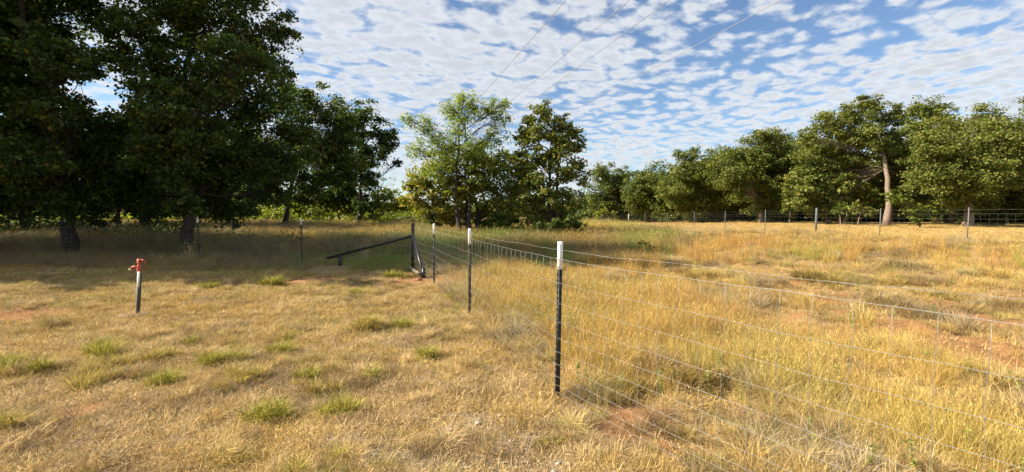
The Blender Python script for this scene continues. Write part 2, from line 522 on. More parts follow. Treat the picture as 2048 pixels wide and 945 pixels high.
def tree(name, label, cat, trunk_px, Y, lobes, leaf=0.15, trunk_r=0.18, mat=M_OAK, bark=M_BARK, group=None, opac=2.3, fork=0.45, subs=30,
         flat=0.58, lean=None, elong=1.0, tint=(0.5, 0.22), depth=0.8, seed=1, base_y=None, droop=0.0, stems=None, tint_fn=None, spine_from=4, limb_k=1.0, clump=0.30):
    """lobes: (px, py, radius px, extra depth m) seen at distance Y; the trunk stands at trunk_px"""
    r = np.random.default_rng(seed)
    bx = (trunk_px - CX) / FPX * Y
    by = Y if base_y is None else base_y
    bz = hz(bx, by)
    base = np.array([bx, by, bz - 0.05])
    root = thing(name, base, label, cat, group)
    Ls = []
    for (px, py, rp, dz) in lobes:
        c = at(px, py, Y)
        k = (Y + dz) / Y
        c = np.array([c[0] * k, Y + dz, CAMZ + (c[2] - CAMZ) * k])
        Ls.append((c, rp * (Y + dz) / FPX))
    cen = np.mean([c for c, _ in Ls], axis=0)
    top = max(c[2] for c, _ in Ls)
    mb = MB()
    stems = stems or [(0.0, 0.0)]
    forks = []
    for si, (sx, sy) in enumerate(stems):
        b0 = base + np.array([sx * 0.25, sy * 0.25, 0])
        fz = bz + (top - bz) * fork
        f = np.array([bx + sx + (float(np.clip((cen[0] - bx) * 0.35, -0.7, 0.7)) if lean is None else lean), by + sy + (cen[1] - by) * 0.35, fz])
        tp = curve_pts(b0, f, 0.05, 9, r)
        rad = trunk_r * (1.0 - 0.45 * np.linspace(0, 1, 9))
        rad[0] *= 1.25
        rad[1] *= 1.12
        mb.tube(tp - base, rad, 9)
        lead = curve_pts(f, np.array([f[0] + (cen[0] - f[0]) * .5, f[1] + (cen[1] - f[1]) * .5, bz + (top - bz) * 0.86]), 0.06, 6, r)
        mb.tube(lead - base, trunk_r * np.linspace(0.55, 0.12, 6), 7)
        forks.append(np.vstack([tp[spine_from:], lead[1:]]))
    spine = np.vstack(forks)
    LV, LT, TI, off = [], [], [], 0
    for (c, R) in Ls:
        hd = np.linalg.norm(spine[:, :2] - c[:2], axis=1)
        d = np.abs(spine[:, 2] - (c[2] - 0.7 * hd - 0.2 * R)) + 0.2 * hd
        s = spine[np.argmin(d)]
        limb = curve_pts(s, c, 0.10, 7, r)
        r0 = min(trunk_r * 0.45, 0.035 * R + 0.02) * limb_k
        mb.tube(limb - base, np.linspace(r0, r0 * 0.35, 7), 6)
        ns = max(5, int(subs * r.uniform(0.8, 1.2)))
        dirs = r.normal(size=(ns, 3))
        dirs /= np.linalg.norm(dirs, axis=1, keepdims=True)
        rad = R * np.power(r.uniform(0, 1, (ns, 1)), 0.45) * 0.98
        C = c + dirs * rad * np.array([1, depth, 0.82])
        N_l = int(opac * 26 * R * R / (leaf * leaf * elong) * 0.42)
        w = r.uniform(0.4, 1.6, ns)
        cnt = np.maximum(4, (N_l * w / w.sum())).astype(int)
        for q in range(ns):
            a = limb[r.integers(2, 7)]
            tw = curve_pts(a, C[q], 0.12, 4, r)
            mb.tube(tw - base, np.linspace(r0 * 0.30, 0.006, 4), 3, caps=False)
            k = cnt[q]
            rs = R * clump * r.uniform(0.65, 1.35)
            g = r.normal(size=(k, 3)) * 0.52
            g /= np.maximum(1, np.linalg.norm(g, axis=1, keepdims=True) / 1.25)
            # some leaves follow the twig
            P = C[q] + g * rs * np.array([1, 1, flat])
            if droop:
                P[:, 2] -= droop * np.abs(r.normal(size=k)) * rs
            nn = r.normal(size=(k, 3)) * 0.75 + np.array([0, 0, 0.75]) + dirs[q] * 0.45
            V, T = leaves(P, nn, leaf, r, elong)
            LV.append(V - base)
            LT.append(T + off)
            off += len(V)
            tq = tint[0] + r.normal() * tint[1] * 0.55
            if tint_fn is not None:
                tq += tint_fn(C[q])
            tl = np.clip(tq + r.normal(size=k) * tint[1], 0, 1)
            tl[r.uniform(size=k) < 0.004] = 1.0
            TI.append(np.repeat(tl, 4))
    mb.build('trunk', bark, root, smooth=True)
    me = mesh_np('crown', np.vstack(LV), [np.vstack(LT)], mat, {'tint': np.concatenate(TI)})
    put('crown', me, root)
    return root


def px_lobes(px0, px1, py0, py1, n, rp, seed, dz=1.5, pw=1.0):
    """lobes spread over a rounded crown outline"""
    r = np.random.default_rng(seed)
    out = []
    cx, cy, a, b = (px0 + px1) / 2, (py0 + py1) / 2, (px1 - px0) / 2, (py1 - py0) / 2
    for k in range(n):
        t = 2 * math.pi * (k + r.uniform(-0.25, 0.25)) / n * 2.39996 * n / 6.2832
        q = math.sqrt((k + 0.5) / n)
        rr = rp * r.uniform(0.75, 1.2)
        out.append((cx + math.cos(t) * q * max(a - rr * 0.8, 1), cy + math.sin(t) * q * max(b - rr * 0.8, 1), rr, r.uniform(-dz, dz)))
    return out


GL = 'dark oaks massed on the left'
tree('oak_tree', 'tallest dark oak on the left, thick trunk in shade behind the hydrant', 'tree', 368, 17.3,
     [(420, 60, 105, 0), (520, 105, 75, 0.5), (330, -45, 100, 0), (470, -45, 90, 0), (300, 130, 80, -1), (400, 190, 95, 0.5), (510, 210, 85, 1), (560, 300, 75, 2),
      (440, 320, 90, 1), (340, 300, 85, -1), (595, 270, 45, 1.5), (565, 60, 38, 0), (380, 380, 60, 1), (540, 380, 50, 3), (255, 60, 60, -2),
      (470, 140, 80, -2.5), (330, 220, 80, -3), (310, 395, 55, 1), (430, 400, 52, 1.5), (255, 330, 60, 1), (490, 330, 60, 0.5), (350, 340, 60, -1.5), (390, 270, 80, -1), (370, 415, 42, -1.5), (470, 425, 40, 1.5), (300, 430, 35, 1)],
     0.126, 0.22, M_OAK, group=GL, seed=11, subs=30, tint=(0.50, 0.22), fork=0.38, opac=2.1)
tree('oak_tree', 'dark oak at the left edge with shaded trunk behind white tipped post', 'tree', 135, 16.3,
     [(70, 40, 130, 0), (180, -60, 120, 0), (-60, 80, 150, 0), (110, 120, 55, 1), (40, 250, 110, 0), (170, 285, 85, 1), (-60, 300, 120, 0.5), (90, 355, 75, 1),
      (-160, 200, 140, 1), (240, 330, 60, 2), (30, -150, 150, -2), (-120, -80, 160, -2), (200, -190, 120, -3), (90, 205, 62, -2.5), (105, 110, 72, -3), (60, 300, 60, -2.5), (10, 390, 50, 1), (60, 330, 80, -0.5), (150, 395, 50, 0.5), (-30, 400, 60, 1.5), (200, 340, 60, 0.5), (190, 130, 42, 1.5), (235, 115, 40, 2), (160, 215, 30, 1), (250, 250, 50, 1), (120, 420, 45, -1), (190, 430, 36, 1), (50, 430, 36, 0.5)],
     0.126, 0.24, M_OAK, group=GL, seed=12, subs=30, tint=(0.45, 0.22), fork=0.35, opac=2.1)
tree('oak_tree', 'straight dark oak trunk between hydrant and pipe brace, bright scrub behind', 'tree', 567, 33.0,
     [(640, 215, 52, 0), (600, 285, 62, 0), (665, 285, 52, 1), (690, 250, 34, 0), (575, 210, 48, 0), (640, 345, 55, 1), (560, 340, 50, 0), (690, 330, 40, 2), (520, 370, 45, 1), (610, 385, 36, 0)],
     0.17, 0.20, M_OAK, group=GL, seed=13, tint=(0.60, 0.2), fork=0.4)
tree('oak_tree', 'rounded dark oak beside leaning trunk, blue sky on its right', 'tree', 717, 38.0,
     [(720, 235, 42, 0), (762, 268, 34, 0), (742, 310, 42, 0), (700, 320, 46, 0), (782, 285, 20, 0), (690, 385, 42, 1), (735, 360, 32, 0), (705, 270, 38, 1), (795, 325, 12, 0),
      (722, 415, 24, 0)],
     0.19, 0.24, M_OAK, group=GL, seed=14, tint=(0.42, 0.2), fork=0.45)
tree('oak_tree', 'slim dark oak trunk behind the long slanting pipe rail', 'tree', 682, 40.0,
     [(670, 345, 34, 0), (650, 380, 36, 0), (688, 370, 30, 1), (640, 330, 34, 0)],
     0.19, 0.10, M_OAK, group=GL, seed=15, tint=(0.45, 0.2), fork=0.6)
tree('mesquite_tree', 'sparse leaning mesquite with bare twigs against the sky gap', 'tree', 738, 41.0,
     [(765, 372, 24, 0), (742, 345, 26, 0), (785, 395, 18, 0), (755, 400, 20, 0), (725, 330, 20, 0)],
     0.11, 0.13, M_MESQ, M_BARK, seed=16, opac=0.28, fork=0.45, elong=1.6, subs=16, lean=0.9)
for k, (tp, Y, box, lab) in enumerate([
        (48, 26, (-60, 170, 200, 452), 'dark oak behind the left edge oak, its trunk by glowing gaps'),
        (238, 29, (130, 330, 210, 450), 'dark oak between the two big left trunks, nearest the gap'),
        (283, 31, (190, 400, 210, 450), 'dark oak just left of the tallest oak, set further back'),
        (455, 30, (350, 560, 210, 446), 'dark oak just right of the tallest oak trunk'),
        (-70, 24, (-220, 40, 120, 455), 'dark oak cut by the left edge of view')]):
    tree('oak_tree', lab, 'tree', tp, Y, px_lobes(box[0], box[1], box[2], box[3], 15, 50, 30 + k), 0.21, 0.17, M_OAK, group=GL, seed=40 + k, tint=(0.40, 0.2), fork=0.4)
tree('oak_sapling', 'small dark leafy sapling in front of the glowing scrub', 'sapling', 487, 27.0,
     [(485, 405, 22, 0), (470, 420, 16, 0), (502, 425, 16, 0), (490, 385, 20, 0)], 0.15, 0.06, M_OAK, seed=50, tint=(0.4, 0.2), fork=0.6, subs=12)
# trees that stand out of frame on the left and throw the long shade over the lawn
for k, (x, y, r_, h_, lab) in enumerate([(-19.0, 11.6, 3.4, 11.5, 'dark oak standing outside the left edge, nearest the lawn'), (-27.0, 11.9, 3.8, 12.5, 'dark oak outside the left edge, second from the lawn'),
                                    (-25.0, 18.5, 4.5, 13.0, 'dark oak outside the left edge, behind the nearest one'), (-36.0, 14.0, 4.5, 14.0, 'dark oak farthest outside the left edge')]):
    lb = []
    for (dx, dy, fz, rr) in [(0, 0, .80, r_ * .8), (-2, 1, .62, r_ * .75), (2, .5, .60, r_ * .75), (0, -.6, .55, r_ * .65), (1, 1.6, .72, r_ * .7), (0, .4, .40, r_ * .7), (-1.6, -.5, .42, r_ * .6), (1.8, 0, .42, r_ * .55)]:
        lb.append((CX + (x + dx) / y * FPX, HOR - (h_ * fz - CAMZ) / y * FPX, rr / y * FPX, dy))
    tree('oak_tree', lab, 'tree', CX + x / y * FPX, y, lb, 0.42, 0.30, M_OAK, group=GL, seed=60 + k, fork=0.4, subs=24, opac=1.9)

# the trees in the middle
tree('mesquite_tree', 'feathery pale green mesquite rising above the golden oak', 'tree', 927, 24.5,
     [(930, 200, 30, 0), (925, 240, 36, 0), (850, 245, 26, 0), (868, 285, 34, 0), (985, 215, 26, 0), (1005, 235, 22, 0), (990, 265, 30, 0.5), (905, 290, 40, 0), (950, 290, 36, 0),
      (818, 238, 20, 0), (900, 215, 26, 0), (838, 300, 26, 0.5), (1012, 205, 14, 0), (955, 215, 26, 0), (875, 340, 30, -0.5)],
     0.072, 0.15, M_MESQ, M_BARK, seed=71, limb_k=0.55, opac=1.05, fork=0.28, elong=2.2, subs=26, droop=0.5, stems=[(-0.4, 0.0), (0.4, 0.3)], flat=0.8, clump=0.38)
tree('oak_tree', 'spreading oak with golden brown leaves on its left, beside the brace post', 'tree', 948, 25.5,
     [(845, 365, 40, 0), (828, 400, 28, 0), (890, 320, 42, 0.5), (955, 315, 46, 1), (1005, 330, 40, 1), (935, 380, 48, 0), (995, 390, 44, 0), (880, 400, 40, 0), (1040, 370, 36, 1),
      (905, 360, 40, 1), (895, 435, 26, 0.5), (965, 430, 30, 1.5), (1000, 435, 28, 0), (920, 420, 30, 1.5), (850, 425, 26, 1), (1030, 415, 30, 2), (965, 350, 40, -1), (820, 372, 18, 0)],
     0.16, 0.19, M_GOLD, M_BARK, seed=72, tint=(0.34, 0.2), fork=0.32, opac=2.3, stems=[(-0.25, 0), (0.4, 0.4)],
     tint_fn=lambda c: float(np.clip((-2.6 - c[0]) * 0.14, -0.28, 0.26)) + float(np.clip((4 - c[2]) * 0.04, -0.05, 0.1)))
tree('oak_tree', 'upright oak right of the golden oak, leaning twin trunks behind the nearest post', 'tree', 1112, 24.0,
     [(1085, 222, 26, 0), (1082, 262, 36, 0), (1128, 250, 26, 0), (1125, 280, 34, 0), (1150, 265, 16, 0), (1058, 245, 18, 0), (1060, 315, 42, 0), (1115, 310, 44, 0), (1145, 350, 36, 0), (1090, 375, 46, 0), (1140, 400, 34, 0), (1058, 400, 38, 0.5),
      (1158, 295, 16, 0), (1050, 270, 26, 0.5), (1100, 425, 36, 1), (1075, 440, 30, 0.5), (1135, 440, 28, 1), (1045, 350, 34, 1), (1160, 330, 16, 0)],
     0.15, 0.14, M_OAKL, M_BARK, seed=73, tint=(0.50, 0.22), fork=0.38, opac=2.3, stems=[(-0.3, 0), (0.15, 0.2)])
tree('leafy_shrub', 'low leafy shrub at the foot of the twin trunked oak', 'shrub', 1135, 23.0,
     [(1140, 445, 24, 0), (1110, 452, 20, 0), (1158, 452, 16, 0.3), (1085, 455, 20, 0.5)], 0.13, 0.04, M_OAK, seed=74, tint=(0.6, 0.2), fork=0.5, subs=14)
tree('leafy_shrub', 'dark green shrub under the golden oak beside its trunks', 'shrub', 1000, 25.0,
     [(1000, 440, 24, 0), (975, 450, 18, 0), (1025, 445, 24, 1), (870, 440, 22, 1.5)], 0.14, 0.04, M_OAK, seed=75, tint=(0.6, 0.2), fork=0.5, subs=14)

# the row of oaks on the right, beyond the mown strip
GR = 'oaks in the row along the mown field'
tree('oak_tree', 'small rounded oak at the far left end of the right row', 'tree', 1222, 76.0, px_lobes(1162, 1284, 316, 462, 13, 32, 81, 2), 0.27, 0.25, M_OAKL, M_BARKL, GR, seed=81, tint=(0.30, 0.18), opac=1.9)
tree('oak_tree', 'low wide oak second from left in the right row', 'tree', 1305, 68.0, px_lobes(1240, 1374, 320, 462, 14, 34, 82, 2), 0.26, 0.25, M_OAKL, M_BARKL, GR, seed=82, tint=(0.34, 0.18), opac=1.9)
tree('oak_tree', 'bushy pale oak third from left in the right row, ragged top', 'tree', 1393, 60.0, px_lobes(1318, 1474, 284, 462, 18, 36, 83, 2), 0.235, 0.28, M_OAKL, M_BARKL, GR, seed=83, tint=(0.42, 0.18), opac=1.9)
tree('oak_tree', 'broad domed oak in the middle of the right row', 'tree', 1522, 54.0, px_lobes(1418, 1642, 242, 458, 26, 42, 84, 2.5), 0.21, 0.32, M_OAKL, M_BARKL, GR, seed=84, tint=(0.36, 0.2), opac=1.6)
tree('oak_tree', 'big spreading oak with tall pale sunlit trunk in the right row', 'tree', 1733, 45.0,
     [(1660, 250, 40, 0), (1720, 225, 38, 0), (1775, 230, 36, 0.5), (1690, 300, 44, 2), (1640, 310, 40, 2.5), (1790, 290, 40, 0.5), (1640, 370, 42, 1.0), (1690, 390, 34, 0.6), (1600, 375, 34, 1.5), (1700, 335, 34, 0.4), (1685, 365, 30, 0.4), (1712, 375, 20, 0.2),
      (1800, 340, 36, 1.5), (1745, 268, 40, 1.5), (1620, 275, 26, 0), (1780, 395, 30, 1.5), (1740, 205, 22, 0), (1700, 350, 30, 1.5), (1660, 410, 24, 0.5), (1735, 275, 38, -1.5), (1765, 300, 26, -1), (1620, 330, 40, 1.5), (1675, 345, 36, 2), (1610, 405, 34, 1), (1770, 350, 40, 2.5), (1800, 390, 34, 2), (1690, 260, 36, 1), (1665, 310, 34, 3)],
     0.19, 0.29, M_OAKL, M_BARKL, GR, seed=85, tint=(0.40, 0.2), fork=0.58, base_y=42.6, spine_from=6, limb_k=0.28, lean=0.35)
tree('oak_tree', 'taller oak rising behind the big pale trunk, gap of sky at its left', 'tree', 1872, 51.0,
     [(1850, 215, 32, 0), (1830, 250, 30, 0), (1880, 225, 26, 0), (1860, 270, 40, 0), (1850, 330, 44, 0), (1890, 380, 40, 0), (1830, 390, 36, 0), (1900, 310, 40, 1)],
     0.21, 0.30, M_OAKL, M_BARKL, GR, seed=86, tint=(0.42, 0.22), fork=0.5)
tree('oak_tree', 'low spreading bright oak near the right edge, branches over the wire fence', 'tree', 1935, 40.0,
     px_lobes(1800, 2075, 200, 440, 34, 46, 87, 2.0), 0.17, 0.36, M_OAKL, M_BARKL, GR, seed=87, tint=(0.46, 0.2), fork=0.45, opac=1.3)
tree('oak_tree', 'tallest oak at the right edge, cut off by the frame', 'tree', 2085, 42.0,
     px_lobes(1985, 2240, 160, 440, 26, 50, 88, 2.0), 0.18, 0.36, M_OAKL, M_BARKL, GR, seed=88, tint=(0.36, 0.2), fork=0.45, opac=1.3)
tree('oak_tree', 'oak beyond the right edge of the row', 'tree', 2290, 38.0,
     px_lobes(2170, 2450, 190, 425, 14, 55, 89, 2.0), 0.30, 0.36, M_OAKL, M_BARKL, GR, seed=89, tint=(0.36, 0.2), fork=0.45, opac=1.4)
tree('sunlit_sapling', 'yellow green low branchy sapling right of the pale trunk, at the fence', 'sapling', 1840, 37.0,
     [(1800, 402, 20, 0), (1825, 415, 20, 0), (1850, 425, 20, 0), (1835, 438, 16, 0), (1780, 390, 16, 0.5)], 0.2, 0.06, M_BRIGHT, M_BARKL, seed=90, tint=(0.25, 0.2), fork=0.5, opac=1.6, subs=14)
tree('sunlit_sapling', 'small round bright sapling left of the pale trunk', 'sapling', 1684, 43.0,
     [(1690, 415, 17, 0), (1672, 422, 13, 0), (1702, 425, 12, 0)], 0.2, 0.06, M_BRIGHT, M_BARKL, seed=91, tint=(0.15, 0.2), fork=0.6, opac=1.2, subs=12, stems=[(-0.3, 0), (0.4, 0)])
tree('sunlit_sapling', 'thin dull sapling against the foot of the pale trunk', 'sapling', 1716, 41.0,
     [(1728, 420, 16, 0), (1710, 412, 13, 0), (1745, 425, 12, 0)], 0.2, 0.05, M_OAKL, M_BARKL, seed=92, tint=(0.6, 0.2), fork=0.6, opac=1.2, subs=12)
tree('sunlit_sapling', 'narrow bright green sapling in front of the domed oak', 'sapling', 1578, 48.0,
     [(1580, 400, 14, 0), (1572, 418, 14, 0), (1582, 432, 12, 0), (1578, 380, 12, 0)], 0.22, 0.05, M_BRIGHT, M_BARKL, seed=93, tint=(0.1, 0.2), fork=0.6, opac=1.4, subs=12)
tree('sunlit_shrub', 'yellow green shrub below the bushy pale oak', 'shrub', 1322, 58.0,
     [(1322, 420, 12, 0), (1312, 428, 10, 0), (1335, 428, 11, 0)], 0.26, 0.05, M_BRIGHT, M_BARKL, seed=94, tint=(0.25, 0.2), fork=0.5, subs=10)
tree('sunlit_shrub', 'dull gold shrub below the far left end of the row', 'shrub', 1215, 60.0,
     [(1210, 425, 12, 0), (1195, 430, 10, 0), (1230, 430, 10, 0)], 0.26, 0.05, M_GOLD, M_BARKL, seed=95, tint=(0.45, 0.2), fork=0.5, subs=10)
# trunks of the second rank, seen in the dark under the row
for k, (tp, Y, lab) in enumerate([(1657, 47.0, 'slim pale trunked oak left of the big pale trunk'), (1898, 46.0, 'pale trunked oak behind the low bright oak'),
                                  (2010, 47.0, 'dim trunked oak behind the right edge oaks'), (1795, 58.0, 'dark oak in the second rank behind the pale trunk'),
                                  (1580, 62.0, 'dark oak in the second rank behind the domed oak'), (1460, 68.0, 'dark oak in the second rank behind the pale bushy oak')]):
    tree('oak_tree', lab, 'tree', tp, Y, px_lobes(tp - 90, tp + 90, (270, 230, 250, 260, 262, 300)[k], 452, 20, 42, 100 + k, 1.5), 0.36, 0.28, M_OAKL, M_BARKL, GR, seed=100 + k, tint=(0.5, 0.2), fork=0.5, opac=1.7)

# bright scrub behind the left trees
GS = 'sunlit scrub bushes beyond the left trees'
SCRUB = [(20, 47, 425, 20, 'behind the left edge oak'), (85, 44, 428, 18, 'left of the left edge trunk'), (165, 46, 422, 20, 'right of the left edge trunk'),
         (255, 50, 420, 18, 'between the back trunks'), (325, 46, 420, 22, 'left of the thick shaded trunk'), (420, 44, 415, 24, 'right of the thick shaded trunk'),
         (520, 46, 410, 26, 'left of the straight dark trunk'), (600, 44, 408, 24, 'right of the straight dark trunk'), (655, 50, 420, 18, 'left of the slim trunk'),
         (697, 44, 408, 26, 'right of the slim trunk'), (775, 46, 415, 22, 'in the sky gap'), (800, 60, 425, 14, 'beside the far pipe gate'), (1060, 52, 425, 18, 'between the golden oak and twin trunked oak')]
for k, (p, Y, py, rp, lab) in enumerate(SCRUB):
    py -= 12; rp *= 1.3; Y -= 4
    tree('scrub_bush', 'bright yellow green scrub bush ' + lab, 'bush', p, Y, [(p, py, rp * 1.15, 0), (p - rp, py + 6, rp * .7, 0.5), (p + rp, py + 5, rp * .75, -0.5), (p + 4, py - rp * .6, rp * .6, 0), (p, py + 16, rp * .8, 0), (p - rp * 1.7, py + 10, rp * .7, 0), (p + rp * 1.8, py + 10, rp * .7, 0)],
         0.22, 0.06, M_BRIGHT, M_BARK, GS, seed=120 + k, tint=(0.35, 0.22), fork=0.35, subs=14, opac=1.3)


def far_wood():
    """the wood that closes the view far behind"""
    r = np.random.default_rng(5)
    P, Nn, t = [], [], []
    for k in range(150):
        a = math.radians(-62 + 124 * (k + r.uniform(-.4, .4)) / 150)
        R = r.uniform(120, 165)
        px = CX + math.tan(a) * FPX
        x, y = math.sin(a) * R / max(math.cos(a), .3) * 0.8, math.cos(a) * R
        hh = r.uniform(2.5, 4.5) if px < 1180 else r.uniform(5, 8)
        n = 260
        g = r.normal(size=(n, 3)) * 0.5
        g /= np.maximum(1, np.linalg.norm(g, axis=1, keepdims=True))
        P.append(np.array([x, y, hh * 0.5]) + g * np.array([5.5, 3, hh * 0.62]))
        Nn.append(g + r.normal(size=(n, 3)) * .5 + np.array([0, 0, .4]))
        t.append(np.clip(0.45 + r.normal() * .15 + r.normal(size=n) * .15, 0, 1))
    P, Nn, t = np.vstack(P), np.vstack(Nn), np.concatenate(t)
    V, T = leaves(P, Nn, 1.15, r)
    tag(put('distant_wood', mesh_np('distant_wood', V, [T], M_OAKL, {'tint': np.repeat(t, 4)})), 'low distant wood closing the horizon', kind='stuff')


far_wood()



def understory():
    """dark brush filling the wood behind the right row"""
    r = np.random.default_rng(15)
    P, Nn, t = [], [], []
    for px in np.arange(1165, 2400, 7.0):
        k = (px - CX) / FPX
        Y = np.interp(px, [1165, 1320, 1520, 1740, 1940, 2400], [88, 78, 66, 58, 53, 46]) + r.uniform(0, 5)
        n = 340
        g = r.normal(size=(n, 3)) * 0.5
        hh = r.uniform(2.6, 4.6)
        P.append(np.array([k * Y, Y, hz(k * Y, Y) + hh * 0.42]) + g * np.array([1.6, 1.5, hh * 0.5]))
        Nn.append(g + r.normal(size=(n, 3)) * .6 + np.array([0, 0, .3]))
        t.append(np.clip(0.35 + r.normal() * .12 + r.normal(size=n) * .2, 0, 1))
    P, Nn, t = np.vstack(P), np.vstack(Nn), np.concatenate(t)
    ok = P[:, 2] > height(P[:, 0], P[:, 1])
    P, Nn, t = P[ok], Nn[ok], t[ok]
    V, T = leaves(P, Nn, 0.52, r)
    tag(put('wood_undergrowth', mesh_np('wood_undergrowth', V, [T], M_OAK, {'tint': np.repeat(t, 4)})), 'dark undergrowth filling the wood behind the oak row', kind='stuff')


understory()


def brush():
    """low sunlit brush filling the clearing behind the left trees"""
    r = np.random.default_rng(16)
    P, Nn, t = [], [], []
    for k in range(230):
        Y = r.uniform(36, 66)
        px = r.uniform(-180, 870)
        X = (px - CX) / FPX * Y
        n = 250
        g = r.normal(size=(n, 3)) * 0.5
        hh = r.uniform(0.7, 2.3) * (0.8 if px > 780 else 1.0)
        P.append(np.array([X, Y, hz(X, Y) + hh * 0.4]) + g * np.array([1.3, 1.2, hh * 0.62]))
        Nn.append(g + r.normal(size=(n, 3)) * .6 + np.array([0, 0, .3]))
        t.append(np.clip(0.45 + r.normal() * .22 + r.normal(size=n) * .2, 0, 1))
    P, Nn, t = np.vstack(P), np.vstack(Nn), np.concatenate(t)
    ok = P[:, 2] > height(P[:, 0], P[:, 1])
    V, T = leaves(P[ok], Nn[ok], 0.24, r)
    tag(put('low_brush', mesh_np('low_brush', V, [T], M_BRIGHT, {'tint': np.repeat(t[ok], 4)})), 'low sunlit yellow green brush in the clearing behind the left trees', kind='stuff')


brush()


def added_shade_undergrowth():  # extra growth added as shade, hiding the bright ground behind the trunks
    """added dark low growth round the feet of the left trees"""
    r = np.random.default_rng(17)
    P, Nn, t = [], [], []
    for k in range(95):
        Y = r.uniform(20, 33)
        px = r.uniform(-180, 430) if k < 75 else r.uniform(430, 720)
        X = (px - CX) / FPX * Y
        n = 230
        g = r.normal(size=(n, 3)) * 0.5
        hh = r.uniform(0.5, 1.4) * (1.0 if px < 430 else 0.5)
        P.append(np.array([X, Y, hz(X, Y) + hh * 0.35]) + g * np.array([1.0, 0.9, hh * 0.62]))
        Nn.append(g + r.normal(size=(n, 3)) * .6 + np.array([0, 0, .3]))
        t.append(np.clip(0.5 + r.normal() * .2 + r.normal(size=n) * .2, 0, 1))
    P, Nn, t = np.vstack(P), np.vstack(Nn), np.concatenate(t)
    ok = P[:, 2] > height(P[:, 0], P[:, 1])
    V, T = leaves(P[ok], Nn[ok], 0.15, r)
    tag(put('added_shade_undergrowth', mesh_np('added_shade_undergrowth', V, [T], M_OAK, {'tint': np.repeat(t[ok], 4)})), 'added dark low undergrowth round the feet of the left trees', kind='stuff')


added_shade_undergrowth()

# ------------------------------------------------------------------ fences
STRANDS = [0.045, 0.12, 0.20, 0.31, 0.43, 0.56, 0.705, 0.87, 1.06, 1.28]


def t_post(parent, x, y, lean, hgt, tip=0.255, black=True, face=(-0.93, -0.37), name='fence_post', label=None, studs=True, sc=1.0):
    """steel T post: flange, web, studs, painted tip, wire clips"""
    z0 = hz(x, y) - 0.12
    e = bpy.data.objects.new(name, None)
    f = Vector((face[0], face[1], 0)).normalized()
    s = Vector((-f.y, f.x, 0))

    def sec(za, zb, grow=0.0):
        w, t, d = 0.019 * sc + grow, 0.0035 * sc + grow, 0.036 * sc + grow
        pts = [(-w, t), (w, t), (w, -t), (t, -t), (t, -d), (-t, -d), (-t, -t), (-w, -t)]
        V = []
        for zz in (za, zb):
            for (a, b) in pts:
                p = s * a + f * b
                V.append((p.x + lean[0] * zz, p.y + lean[1] * zz, zz))
        q = [[i, (i + 1) % 8, (i + 1) % 8 + 8, i + 8] for i in range(8)]
        caps = [[8, 9, 10, 15], [11, 12, 13, 14], [10, 11, 14, 15]]
        return V, q + caps + [[c[3] - 8, c[2] - 8, c[1] - 8, c[0] - 8] for c in caps]
    H = hgt + 0.12
    mb = MB()
    V, q = sec(0, H - tip)
    mb.add(V, [np.array(q)])
    o = mb.build(name, M_POSTBLK if black else M_POSTGREY, parent)
    o.location = Vector((x, y, z0)) - parent.location
    if label: o['label'] = label
    if tip > 0.02:
        V, q = sec(H - tip + 0.001, H, 0.0012)
        tb = MB().add(V, [np.array(q)])
        if studs:
            for k in range(5):
                zz = H - tip + 0.03 + k * 0.05
                c = f * 0.007
                tb.box((-0.006, -0.005, -0.008), (0.006, 0.005, 0.008), Matrix.Translation((c.x + lean[0] * zz, c.y + lean[1] * zz, zz)))
        tb.build('white_tip', M_WHITE, o)
    if studs:
        sb = MB()
        zz = 0.14
        while zz < H - tip - 0.02:
            c = f * 0.0085
            sb.box((-0.006, -0.006, -0.009), (0.006, 0.006, 0.009), Matrix.Translation((c.x + lean[0] * zz, c.y + lean[1] * zz, zz)))
            zz += 0.053
        tag(sb.build('stud', M_POSTBLK, o), kind='stuff')
    cb = MB()
    for hs in STRANDS[2:]:
        zz = hs + 0.12
        c = np.array([lean[0] * zz, lean[1] * zz, zz])
        R = 0.024 * sc
        th = np.linspace(0, 2 * math.pi, 9)
        ring = np.stack([c[0] + np.cos(th) * R * abs(s.x) + np.cos(th) * R * 0.6, c[1] + np.sin(th) * R, c[2] + np.sin(th) * 0.006], -1)
        cb.tube(ring, 0.0022 * sc, 4, caps=False)
    tag(cb.build('wire_clip', M_WIRE, o), kind='stuff')
    return o


def path_sample(nodes, step):
    """points every step metres along a polyline, with the lean interpolated"""
    N = np.array(nodes, float)
    d = np.concatenate([[0], np.cumsum(np.linalg.norm(np.diff(N[:, :2], axis=0), axis=1))])
    s = np.arange(0, d[-1], step)
    return np.stack([np.interp(s, d, N[:, k]) for k in range(N.shape[1])], -1), s, d


